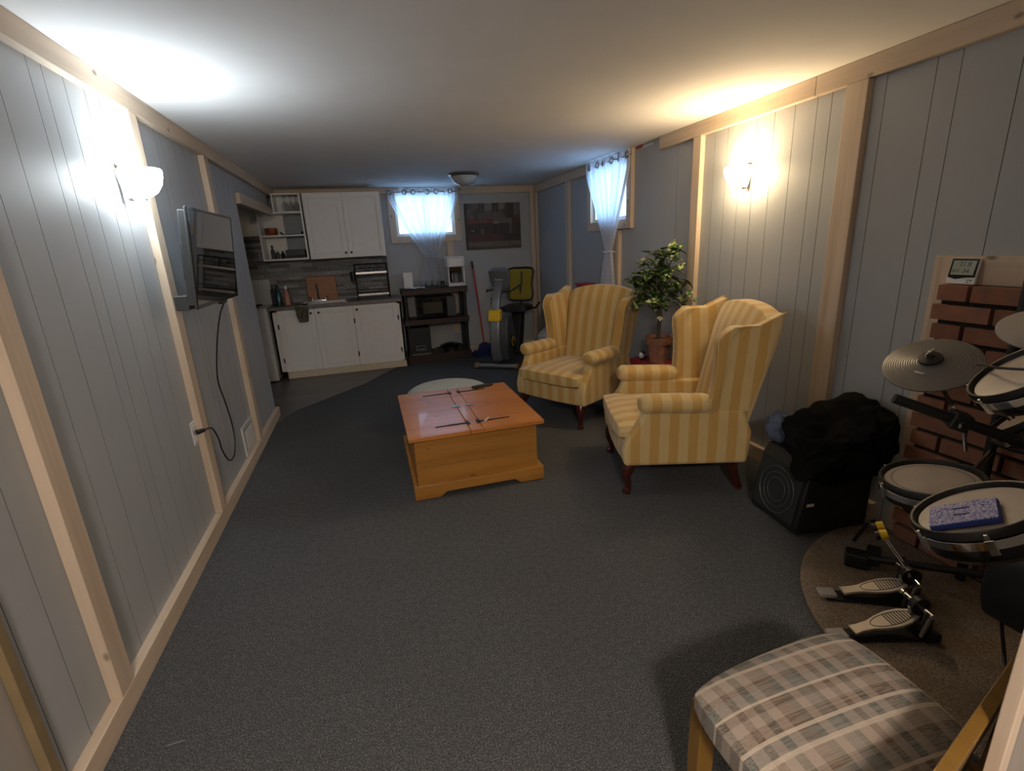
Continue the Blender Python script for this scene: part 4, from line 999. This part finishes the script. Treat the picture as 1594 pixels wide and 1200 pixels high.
# ================================================================== EXERCISE BIKE
t = thing('exercise_bike', 'grey and black exercise bike with a yellow mesh backrest by the back corner', 'exercise bike', (1.43, 5.80, 0), math.radians(-33))
MB().tube([(-0.235,0,0.045),(0.235,0,0.045)], 0.028, 14).build('front_foot', M['silver'], t)
for sx in (-1, 1): MB().tube([(sx*0.236,0,0.045),(sx*0.285,0,0.045)], 0.038, 16).build('end_cap', plain('tan_cap', (0.24,0.16,0.09), 0.5) if sx < 0 else bpy.data.materials['tan_cap'], t)
MB().box(-0.035, 0.035, 0.0, 0.9, 0.06, 0.10).build('frame_rail', M['black'], t, bevel=0.008)
MB().tube([(-0.22,0.98,0.04),(0.22,0.98,0.04)], 0.027, 12).build('rear_foot', M['black'], t)
side = [(0.05,0.10),(0.02,0.22),(0.015,0.36),(0.03,0.50),(0.07,0.62),(0.16,0.66),(0.28,0.58),(0.36,0.42),(0.38,0.28),(0.32,0.14),(0.22,0.09)]
MB().prism(side, 'x', 0.02, 0.155).build('flywheel_cover', M['dark_grey'], t, bevel=0.02, seg=3)
MB().prism([(0.045,0.085),(-0.015,0.20),(-0.025,0.36),(-0.005,0.52),(0.025,0.66),(0.09,0.66),(0.09,0.10)], 'x', -0.065, 0.065).build('front_fairing', M['silver'], t, bevel=0.022, seg=3)
MB().prism([(-0.012,0.60),(-0.008,0.66),(0.012,0.715),(0.05,0.74),(0.10,0.74),(0.10,0.60)], 'x', -0.075, 0.075).build('yellow_cap', M['yellow'], t, bevel=0.014, seg=3)
def col(u, v): 
    z = 0.68+0.42*v; y = 0.045+0.16*v*v; w = 0.052; d = 0.03; a = 2*PI*u
    return (0.03*v+w*max(-1,min(1,1.35*math.cos(a))), y+0.02+d*max(-1,min(1,1.35*math.sin(a))), z)
MB().grid(col, 24, 10, wrap=True).build('column', M['silver'], t, sharp=50)
c = MB(); c.mat = Matrix.Translation((0.035,0.20,1.10)) @ Euler((math.radians(22),0,0)).to_matrix().to_4x4()
c.pbox(lambda u,v,w: (0.125*u*(1-0.10*(w<0)*abs(w)), 0.045*v*(1-0.4*abs(u)**4), 0.125*w*(1-0.12*abs(u)**4)), 8); c.build('console', M['silver'], t, sub=1)
c = MB(); c.mat = Matrix.Translation((0.035,0.20,1.10)) @ Euler((math.radians(22),0,0)).to_matrix().to_4x4(); c.box(-0.05,0.05,-0.052,-0.046,-0.006,0.012); c.build('console_stripe', M['pale_rubber'], t)
MB().tube([(0.0,0.16,0.98),(-0.10,0.12,0.96)], 0.012, 8).tube([(-0.10,0.12,0.96),(-0.12,0.11,0.96)], 0.018, 8).tube([(-0.03,0.10,0.86),(-0.055,0.09,0.86)], 0.02, 10).build('adjuster_knob', M['black'], t)
MB().tube([(0.16,0.20,0.94),(0.22,0.28,0.98),(0.27,0.34,1.02),(0.27,0.36,1.16)], 0.012, 8).tube([(0.05,0.18,0.94),(0.16,0.20,0.94)], 0.012, 8).build('handlebar', M['black'], t)
MB().lathe([(0,0),(0.085,0),(0.085,0.012),(0,0.012)], 20, (0.157,0.20,0.32), (1,0,0)).build('crank', M['black'], t)
MB().lathe([(0.045,0.0135),(0.06,0.0135),(0.06,0.016),(0.045,0.016)], 20, (0.157,0.20,0.32), (1,0,0)).build('crank_ring', M['yellow'], t)
MB().box(0.17,0.27,0.24,0.33,0.17,0.19).tube([(0.17,0.2,0.32),(0.175,0.28,0.19)],0.012,8).build('pedal', M['black'], t, bevel=0.003)
MB().prism([(0.55,0.10),(0.80,0.10),(0.98,0.60),(0.78,0.60)], 'x', -0.015, 0.125).build('seat_post', M['black'], t, bevel=0.01)
MB().prism([(0.84,0.10),(0.93,0.10),(1.0,0.60),(0.93,0.60)], 'x', 0.03, 0.08).build('rear_strut', M['dark_grey'], t, bevel=0.005)
MB().pbox(lambda u,v,w: (0.06+0.20*u*(1-0.25*abs(v)**4), 0.82+0.17*v, 0.66+0.045*w*(1-0.4*abs(u)**4)), 8).build('seat', M['black'], t, sub=1)
def bk(u, v):  # outline of backrest
    return (0.06+u, 1.00+0.05*v-0.25*(u*u), 0.735+0.44*v)
out = [(-0.165,0.06),(-0.175,0.20),(-0.16,0.5),(-0.175,0.85),(-0.16,0.97),(-0.10,1.0),(0.10,1.0),(0.17,0.98),(0.19,0.90),(0.165,0.5),(0.18,0.20),(0.165,0.06),(0.11,0.0),(-0.11,0.0)]
MB().tube([bk(*p) for p in out], 0.015, 8, closed=True).build('backrest_frame', M['black'], t)
MB().grid(lambda a, b: bk((a-0.5)*0.325, 0.02+0.96*b), 10, 10).build('backrest_mesh', M['mesh_yellow'], t, solid=0.006)
MB().tube([(0.06,0.92,0.62),(0.06,1.02,0.72),(0.06,1.03,0.95)], 0.02, 8).build('back_support', M['black'], t)
for sx in (-1, 1): MB().tube([(0.06+sx*0.12,0.88,0.64),(0.06+sx*0.26,0.80,0.66),(0.06+sx*0.34,0.72,0.74)], 0.014, 8).build('seat_handle', M['black'], t)

# ================================================================== DRUM CORNER
# thermometer standing on the bricks
t = thing('thermometer_clock', 'white and black digital thermometer standing on top of the brickwork', 'thermometer', (XR-0.052, 1.492, 1.2445), 0)
q = MB(); q.mat = Euler((0, math.radians(10), 0)).to_matrix().to_4x4()
Mt = q.mat.copy()
q.box(-0.004, 0.010, -0.054, 0.054, 0.002, 0.108); q.build('body', M['enamel'], t, bevel=0.003)
q = MB(); q.mat = Mt; q.prism([(-0.050,0.106),(0.050,0.106),(0.050,0.030),(0.02,0.022),(-0.02,0.030),(-0.050,0.031)], 'x', -0.0062, -0.0042); fr = q.build('front_frame', M['gloss_black'], t, bevel=0.0006)
q = MB(); q.mat = Mt; q.box(-0.0072, -0.0063, -0.042, 0.042, 0.040, 0.098); q.build('display', plain('lcd', (0.33,0.36,0.27), 0.3, var=0.03), fr)
def txt(s, size, M4, name, parent, mat):
    cu = bpy.data.curves.new(name, 'FONT'); cu.body = s; cu.size = size; cu.extrude = 0.0002; cu.align_x = 'CENTER'; cu.align_y = 'CENTER'
    tmp = bpy.data.objects.new('text_source', cu); COL.objects.link(tmp); bpy.context.view_layer.update()
    me = bpy.data.meshes.new_from_object(tmp.evaluated_get(bpy.context.evaluated_depsgraph_get())); bpy.data.objects.remove(tmp); bpy.data.curves.remove(cu)
    o = bpy.data.objects.new(name, me); COL.objects.link(o); o.parent = parent; o.matrix_local = M4; me.materials.clear(); me.materials.append(mat); return o
face = Matrix(((0,0,-1,0),(-1,0,0,0),(0,1,0,0),(0,0,0,1)))   # text in the YZ plane read from -X
for s_, yy, zz, sz in (('21.8', -0.004, 0.083, 0.026), ('34', -0.012, 0.055, 0.026), ('8:07', 0.025, 0.055, 0.016)):
    txt(s_, sz, Mt @ Matrix.Translation((-0.0078, yy, zz)) @ face, 'digits', fr, M['dark_grey'])
q = MB(); q.mat = Mt; q.box(-0.0055,-0.0041,-0.034,-0.024,0.017,0.020).box(-0.0055,-0.0041,-0.042,-0.037,0.015,0.022).box(-0.0055,-0.0041,-0.034,-0.024,0.009,0.012); q.build('marks', M['dark_grey'], t)

def frame_of(n, spin=0.0):
    n = Vector(n).normalized(); x = Vector((1,0,0)); x = (x - n*x.dot(n)).normalized(); y = n.cross(x)
    R_ = Matrix((x, y, n)).transposed().to_4x4(); return R_ @ Matrix.Rotation(spin, 4, 'Z')
def drum(label, c, n, R_, head_mat='drum_head', depth=0.065, ring=True, spin=0.3):
    t = thing('drum_pad', label, 'drum', c, 0, 'electronic drum pads'); 
    t.rotation_euler = frame_of(n, spin).to_euler()
    MB().lathe([(R_*0.90,-0.006),(R_*0.93,-0.012),(R_*0.93,-depth),(R_*0.80,-depth-0.02),(0,-depth-0.025),(0,-depth-0.015),(R_*0.78,-depth-0.01),(R_*0.86,-0.012)], 48).build('shell', M['gloss_black'], t)
    MB().lathe([(R_*0.955,-0.014),(R_*1.0,-0.018),(R_*1.0,-0.040),(R_*0.95,-0.044)], 56).build('chrome_hoop', M['chrome'], t)
    MB().lathe([(R_*0.90,-0.013),(R_*0.905,0.0),(R_*0.93,0.008),(R_*0.97,0.009),(R_*0.995,0.002),(R_*0.995,-0.013)], 56).build('rubber_rim', M['black'], t)
    MB().lathe([(R_*0.90,-0.012),(R_*0.87,-0.005),(0,-0.004)], 48).build('head', M[head_mat], t)
    if ring: MB().lathe([(R_*0.735,-0.0032),(R_*0.75,-0.0032)], 48).build('head_ring', M['dark_grey'], t)
    for k in range(6):
        a = 2*PI*k/6+0.3; q = MB(); q.mat = Matrix.Rotation(a, 4, 'Z')
        q.box(R_*0.99, R_*1.045, -0.010, 0.010, -0.052, -0.012); q.tube([(R_*1.02,0,-0.012),(R_*1.02,0,0.004)], 0.005, 8)
        q.build('lug', M['chrome'], t, bevel=0.002)
    return t
pA = drum('drum pad nearest the brickwork, low and flat with a ring on its head', (1.80,1.093,0.647), (-0.135,0.101,0.986), 0.150)
pB = drum('front drum pad with the blue speckled foam block lying on it', (1.49,0.787,0.76), (-0.303,0.402,0.864), 0.150, ring=False, depth=0.075)
pU = drum('tilted upper drum pad with a black plug and cable across its pinkish head', (1.828,0.94,1.064), (-0.486,0.438,0.757), 0.135, ring=False)
pV = drum('steeply tilted drum pad half out of frame below the upper pad', (2.219,1.088,0.828), (-0.325,0.651,0.686), 0.135, ring=False)
# foam block on pad B
t = thing('foam_block', 'blue speckled foam block with slots lying on the front drum pad', 'foam block', Vector((1.49,0.787,0.76)))
Mf = frame_of((-0.303,0.402,0.864)); t.rotation_euler = Mf.to_euler()
foam_a = math.radians(-60)
q = MB(); q.mat = Matrix.Translation((-0.047,0.0,0.0)) @ Matrix.Rotation(foam_a, 4, 'Z'); q.box(-0.073,0.073,-0.057,0.057,0.001,0.013); q.build('lower_layer', M['foam_blue'], t, bevel=0.002)
q = MB(); q.mat = Matrix.Translation((-0.047,0.0,0.0)) @ Matrix.Rotation(foam_a, 4, 'Z'); q.box(-0.073,0.070,-0.055,0.057,0.0135,0.017); q.build('speckled_top', M['foam'], t, bevel=0.001)
q = MB(); q.mat = Matrix.Translation((-0.047,0.0,0.0)) @ Matrix.Rotation(foam_a, 4, 'Z')
for yy in (-0.016, 0.020):
    q.box(-0.020,0.014,yy-0.003,yy+0.003,0.0171,0.0178)
    q.box(-0.052,-0.047,yy-0.0015,yy+0.0015,0.0171,0.0178); q.box(0.040,0.046,yy-0.0015,yy+0.0015,0.0171,0.0178)
q.build('slots', plain('slot_dark', (0.01,0.005,0.06), 0.8), t)
# cymbals
def cymbal(label, c, n, R_, mat, group=None, wing=True, marks=False):
    t = thing('cymbal_pad', label, 'cymbal', c, 0, group); t.rotation_euler = frame_of(n).to_euler()
    MB().lathe([(0,0.014),(R_*0.15,0.012),(R_*0.28,0.004),(R_*0.9,-0.006),(R_,-0.010),(R_*0.99,-0.016),(R_*0.3,-0.008),(0,-0.006)], 72).build('disc', M[mat], t)
    if wing:
        MB().lathe([(0,0.034),(0.010,0.034),(0.014,0.026),(0.036,0.022),(0.038,0.014),(0,0.014)], 24).build('rubber_cup', M['black'], t)
        MB().lathe([(0.0065,0.034),(0.0065,0.054),(0,0.055)], 12).box(-0.020,-0.005,-0.003,0.003,0.036,0.052).box(0.005,0.020,-0.003,0.003,0.036,0.052).build('wing_nut', M['chrome'], t, bevel=0.001)
    if marks:
        q = MB(); q.mat = Matrix.Rotation(math.radians(187), 4, 'Z')
        for k in range(5): q.box(0.066,0.074,-0.014+0.0065*k,-0.0095+0.0065*k,0.0035,0.0052)
        q.build('white_lettering', M['enamel'], t)
    return t
CY = Vector((1.994,1.29,0.998)); CN = Vector((-0.5,-0.105,0.86)).normalized()
cymbal('grey rubber cymbal pad tilted in front of the brickwork', CY, CN, 0.150, 'cymbal', marks=True)
cymbal('pale grey cymbal pad at the right edge of the photo, upper one of two', (2.146,1.049,1.153), (-0.35,-0.15,0.92), 0.135, 'pale_rubber', 'pale cymbal pads at the right edge', True)
cymbal('pale grey cymbal pad at the right edge of the photo, lower one of two', (2.167,1.011,1.047), (-0.45,0.30,0.85), 0.135, 'pale_rubber', 'pale cymbal pads at the right edge', True)
# rack
t = thing('drum_rack', 'black tubular drum rack carrying the pads and cymbals', 'drum rack', (0,0,0))
bar0, bar1 = Vector((1.774,1.245,0.898)), Vector((2.30,0.786,0.664))
MB().tube([bar0, bar1], 0.018, 14).build('cross_bar', M['black'], t)
q = MB(); foot = CY - CN*0.012; q.tube([foot, CY-CN*0.045, (1.925,1.125,0.845)], 0.007, 8); q.build('cymbal_rod', M['chrome'], t)
MB().cbox((1.918,1.119,0.834),(0.055,0.07,0.06),(0,0.3,-0.72)).build('clamp', M['black'], t, bevel=0.006)
MB().tube([(1.93,1.11,0.82),(1.955,1.10,0.72)], 0.006, 8).build('memory_rod', M['steel'], t)
MB().tube([(1.885,1.09,0.838),(1.875,1.078,0.838)], 0.008, 8).cbox((1.871,1.074,0.838),(0.035,0.008,0.014)).build('wing_bolt', M['chrome'], t)
MB().tube([(2.30,1.215,0.018),(2.30,1.215,1.30)], 0.018, 14).build('upright', M['black'], t)
MB().tube([(2.30,0.62,0.018),(2.30,0.62,1.10)], 0.018, 14).build('upright', M['black'], t)
MB().tube([(2.30,1.215,0.66),(2.30,0.62,0.66)], 0.018, 14).build('side_bar', M['black'], t)
MB().tube([(1.88,1.10,0.585),(2.0,1.13,0.55),(2.28,1.20,0.62)], 0.010, 10).build('pad_arm', M['steel'], t)
MB().tube([(2.30,1.21,0.80),(2.235,1.12,0.77)], 0.012, 10).build('pad_arm', M['black'], t)
MB().tube([(1.58,0.80,0.69),(1.85,0.72,0.66),(2.28,0.66,0.71)], 0.012, 10).build('pad_arm', M['black'], t)
MB().tube([(2.28,0.99,0.735),(2.05,0.97,0.90),(1.88,0.95,0.985)], 0.012, 10).build('pad_arm', M['black'], t)
MB().tube([(2.30,1.215,1.28),(2.19,1.14,1.30),(2.15,1.052,1.18)], 0.010, 10).tube([(2.28,1.2,0.98),(2.24,1.08,0.98),(2.170,1.013,1.035)], 0.010, 10).build('cymbal_arm', M['black'], t)
for p in ((2.02,1.16,0.54),(2.06,1.10,0.50)): MB().tube([p,(p[0]+0.05,p[1]-0.02,p[2]-0.05)], 0.014, 10).build('clamp_bolt', M['chrome'], t)
# floor beam with rubber foot
P0, P1 = Vector((2.02,1.44,0.055)), Vector((2.30,1.06,0.13))
MB().tube([(1.965,1.45,0.062),(2.30,1.06,0.13)], 0.016, 12).build('floor_beam', M['black'], t)
q = MB(); q.cbox((1.985,1.435,0.050),(0.09,0.07,0.066),(0,0,-0.85)); q.build('rubber_foot', M['black'], t, bevel=0.008)
MB().tube([(2.04,1.50,0.09),(2.16,1.54,0.13)], 0.009, 8).cbox((2.035,1.40,0.075),(0.05,0.05,0.075),(0,0,-0.85)).build('beam_clamp', M['black'], t)
# stand column and module hanging at the right
t = thing('drum_module_bag', 'rounded black cable bag hanging from the drum rack at the right edge of the photo', 'bag', (0,0,0))
q = MB(); q.pbox(lambda u,v,w: (1.815+0.075*u*(1-0.25*abs(w)**3), 0.80+0.065*v*(1-0.25*abs(w)**3), 0.415+0.12*w), 10); q.build('pouch', M['black'], t, sub=1)
MB().tube([(1.81,0.79,0.535),(1.81,0.742,0.655)], 0.012, 8).build('strap', M['black'], t)
t = thing('hanging_cables', 'black cables dangling below the drum rack at the right edge', 'cable', (0,0,0))
for off in ((0,0),(0.07,-0.02)):
    a = Vector((1.755+off[0],0.775+off[1],0.40))
    MB().tube(smooth([a+Vector((0.0,0.03,0.0)), a+Vector((0.005,0.03,-0.08)), a+Vector((0.0,0.0,-0.19)), a+Vector((-0.02,-0.02,-0.213)), a+Vector((-0.015,-0.035,-0.20)), a+Vector((0.06,-0.02,-0.10)), a+Vector((0.09,0.0,0.02))]), 0.005, 8).build('cable', M['black'], t)
# plug and cable over pad U
t = thing('drum_cable', 'black cable with an angled plug lying over the upper drum pad', 'cable', (0,0,0))
Mu = Matrix.Translation((1.828,0.94,1.064)) @ frame_of((-0.486,0.438,0.757), 0.0)
def LU(x, y, z): return Mu @ Vector((x, y, z))
MB().tube(smooth([LU(-0.045,-0.075,0.012), LU(-0.045,-0.05,0.02), LU(-0.02,0.03,0.04), LU(0.05,0.10,0.03), LU(0.12,0.16,0.0)]), 0.004, 8).build('cable', M['black'], t)
MB().tube([LU(-0.045,-0.05,0.014), LU(-0.045,-0.08,0.012), LU(-0.045,-0.095,0.012)], [0.005,0.009,0.009], 10).tube([LU(-0.045,-0.095,0.012), LU(-0.015,-0.105,0.012)], 0.006, 8).build('plug', M['black'], t)

# ---- pedals: heel towards -X, toe towards +X
def pedal(lab, x, y, rz, beater):
    t = thing('bass_drum_pedal', lab, 'drum pedal', (x, y, 0.0165), rz, 'bass drum pedals')
    MB().prism([(-0.02,-0.030),(0.10,-0.036),(0.32,-0.055),(0.32,0.055),(0.10,0.036),(-0.02,0.030)], 'z', 0.0, 0.007).build('base_plate', M['black'], t, bevel=0.002)
    a = math.radians(-13)
    R_ = Matrix.Translation((0.045,0,0.028)) @ Matrix.Rotation(a, 4, 'Y')
    q = MB(); q.box(-0.045,0.02,-0.024,0.024,0.008,0.026); hp = q.build('heel_plate', M['pale_rubber'], t, bevel=0.004)
    def outline(n=16):
        up = [(0.0,0.022),(0.03,0.019),(0.07,0.022),(0.11,0.034),(0.16,0.041),(0.20,0.037),(0.235,0.022),(0.245,0.0)]
        return up + [(x_, -y_) for x_, y_ in up[::-1][1:]]
    q = MB(); q.mat = R_; q.prism(outline(), 'z', -0.004, 0.006); fb = q.build('footboard', plain('pedal_alloy', (0.50,0.44,0.37), 0.42, 0.35) if not bpy.data.materials.get('pedal_alloy') else bpy.data.materials['pedal_alloy'], t, bevel=0.002)
    q = MB(); q.mat = R_
    el = [(0.15+0.078*math.cos(2*PI*k/40), 0.028*math.sin(2*PI*k/40), 0.0065) for k in range(40)]
    q.tube(el, 0.0014, 6, closed=True)
    for k in range(9):
        x_ = 0.135+0.0105*k; h = 0.026*math.sqrt(max(0.02, 1-((x_-0.15)/0.078)**2)); q.box(x_-0.0022, x_+0.0022, -h, h, 0.0062, 0.0072)
    q.build('grip_ribs', M['dark_grey'], fb)
    for s in (-1, 1): MB().prism([(0.265,0.007),(0.305,0.007),(0.300,0.125),(0.277,0.125)], 'y', s*0.048-0.008, s*0.048+0.008).build('post', M['black'], t, bevel=0.003)
    MB().tube([(0.288,-0.062,0.118),(0.288,0.062,0.118)], 0.010, 10).build('axle', M['chrome'], t)
    q = MB(); q.lathe([(0.010,-0.012),(0.036,-0.012),(0.036,0.012),(0.010,0.012)], 24, (0.288,0,0.118), (0,1,0)); q.build('cam', M['black'], t)
    MB().tube([(0.318,0.0,0.118),(0.300,0.0,0.05)], 0.008, 6).tube([(0.283,-0.056,0.11),(0.262,-0.056,0.03)], 0.007, 8).build('spring', M['steel'], t)
    MB().tube([(0.254,0.0,0.118),(0.262,0,0.085)], 0.007, 6).build('chain', M['steel'], t)
    MB().cbox((0.31,0.0,0.018),(0.06,0.13,0.034)).build('hoop_clamp', M['black'], t, bevel=0.006)
    q = MB(); q.lathe([(0,0),(0.014,0.0),(0.014,0.012),(0,0.012)], 14, (0.288,0.064,0.118), (0,1,0)); q.build('axle_knob', M['chrome'], t)
    return t
p1 = pedal('silver bass drum pedal in front, its heel next to the plaid chair', 1.545, 1.13, -0.23, None)
p2 = pedal('silver bass drum pedal farther from the plaid chair, by the rubber foot', 1.70, 1.315, -0.43, None)
# twin beaters thrown back from the far pedal
t = thing('pedal_beater', 'pair of yellow felt beaters on thin rods rising from the far pedal', 'beater', (0,0,0))
ax0 = Vector((1.952,1.195,0.150))
for i, (dx, dy) in enumerate(((0,0),(0.045,0.05))):
    b0 = ax0+Vector((dx,dy,0)); b1 = b0+Vector((-0.02,0.115,0.11))
    MB().tube([b0, b1], 0.0035, 8).build('rod', M['steel'], t)
    d = (b1-b0).normalized(); pz = Vector((-0.55,0.45,-0.30)).normalized()
    q = MB(); q.tube([b1-pz*0.020, b1+pz*0.006], 0.021, 20); q.build('felt_head', M['yellow'], t)
    q = MB(); q.tube([b1+pz*0.007, b1+pz*0.022], 0.019, 20); q.build('dark_face', M['black'], t)
MB().tube([ax0+Vector((-0.03,-0.03,0)), ax0+Vector((0.07,0.075,0))], 0.010, 10).build('hub', M['black'], t)

# ---- amplifier, clothes
t = thing('keyboard_amplifier', 'black wedge amplifier on the carpet with clothes heaped over it', 'amplifier', (2.145, 1.86, 0.0), math.radians(-6))
side = [(-0.205,0.012),(-0.215,0.05),(-0.165,0.33),(-0.13,0.385),(0.20,0.385),(0.20,0.012)]
MB().prism(side, 'y', -0.175, 0.175).build('cabinet', M['black'], t, bevel=0.01)
q = MB(); q.prism([(-0.2165,0.055),(-0.2205,0.058),(-0.1735,0.325),(-0.1675,0.325)], 'y', -0.150, 0.150); q.build('grille', M['speaker_cloth'], t, bevel=0.001)
n = Vector((-0.985,0,0.17)).normalized(); cc = Vector((-0.199,0,0.185))
q = MB()
for r_ in (0.062, 0.092, 0.122): q.tube([cc + r_*(math.cos(k*PI/18)*Vector((0,1,0)) + math.sin(k*PI/18)*n.cross(Vector((0,1,0)))) + n*0.003 for k in range(36)], 0.0028 if r_ < 0.1 else 0.004, 6, closed=True)
q.build('woofer_ring', M['dark_grey'], t)
MB().box(-0.165,-0.125,-0.1775,-0.1755,0.17,0.185).build('badge', M['cream'], t)
def drape(u, v, w):
    d = Vector((u, v, w)).normalized()
    k = 1+0.20*mnoise.noise(d*2.1+Vector((3.1,0,0)))+0.14*abs(mnoise.noise(d*5.0+Vector((0,1.7,0))))-0.05
    p = Vector((0.235*d.x, 0.245*d.y, 0.17*d.z))*k
    # tongue of cloth hanging over the front of the amplifier
    f = max(0, -d.x)*max(0, 1-abs(d.y+0.1)*1.3); p.z -= 0.12*f; p.x -= 0.03*f
    p.z += 0.16*max(0, d.x)*max(0,d.z)
    return p
q = MB(); q.pbox(drape, 30); o = q.build('black_jacket', M['jacket'], sharp=85, sub=1); o.location = (2.17, 1.755, 0.475)
tag(o, 'heap of black jackets draped over the amplifier', 'jacket')
tag(lump(0.07,0.08,0.085, 4.4, amp=0.22, fr=2).build('jeans', M['denim'], sharp=80, sub=1), 'faded blue denim garment poking out of the left of the black jackets', 'jeans').location = (2.085, 2.03, 0.455)

# ---- plaid chair (drummer seat)
t = thing('plaid_chair', 'wooden chair with a plaid upholstered seat in the lower right foreground', 'chair', (0,0,0))
def seat(u, v, w):
    a = (u+1)/2; b = (v+1)/2
    rad = 0.10
    x0_, x1_ = 0.605+0.03*(1-b), 1.12; y0_, y1_ = 0.375+0.10*a, 0.795+0.035*a
    # superellipse corners
    uu = u*math.sqrt(max(0, 1-0.16*v*v*abs(v))); vv = v*math.sqrt(max(0, 1-0.16*u*u*abs(u)))
    x = x0_+(x1_-x0_)*(uu+1)/2; y = y0_+(y1_-y0_)*(vv+1)/2
    th = 0.048*(1-0.42*abs(u)**5)*(1-0.42*abs(v)**5)
    return (x, y, 0.435+th*w+0.012*(1-u*u)*(1-v*v)*(w > 0))
MB().pbox(seat, 24).build('seat', M['plaid'], t, sub=1)
MB().box(0.655, 0.675, 0.44, 0.79, 0.335, 0.398).box(0.655,1.10,0.785,0.803,0.335,0.398).box(1.09,1.11,0.44,0.785,0.335,0.398).build('apron', M['honey_wood'], t, bevel=0.003)
for lx, ly in ((0.670,0.79),(1.10,0.80)):
    MB().prism([(lx-0.022,0.398),(lx+0.022,0.398),(lx+0.024,0.22),(lx+0.012,0.0165 if lx > 1 else 0.001),(lx-0.016,0.0165 if lx > 1 else 0.001),(lx-0.024,0.22)], 'y', ly-0.022, ly+0.022).build('front_leg', M['honey_wood'], t, bevel=0.004)
for lx, ly in ((0.665, 0.325), (1.13, 0.455)):
    MB().tube([(lx,ly,0.001),(lx,ly+0.015,0.36),(lx,ly,0.60)], 0.022, 4).build('rear_leg', M['honey_wood'], t)
def rail(u, v):
    x = 0.63+0.535*u; return (x, 0.335+0.155*u+0.025*(1-v), 0.455+0.185*v)
MB().grid(rail, 16, 4).build('back_rail', M['honey_wood'], t, solid=0.022, bevel=0.003)
# doorway edge strips
trim('pine_z', 0.962, 0.9825, 0.388, 0.411, 0.0, ZC-0.001)
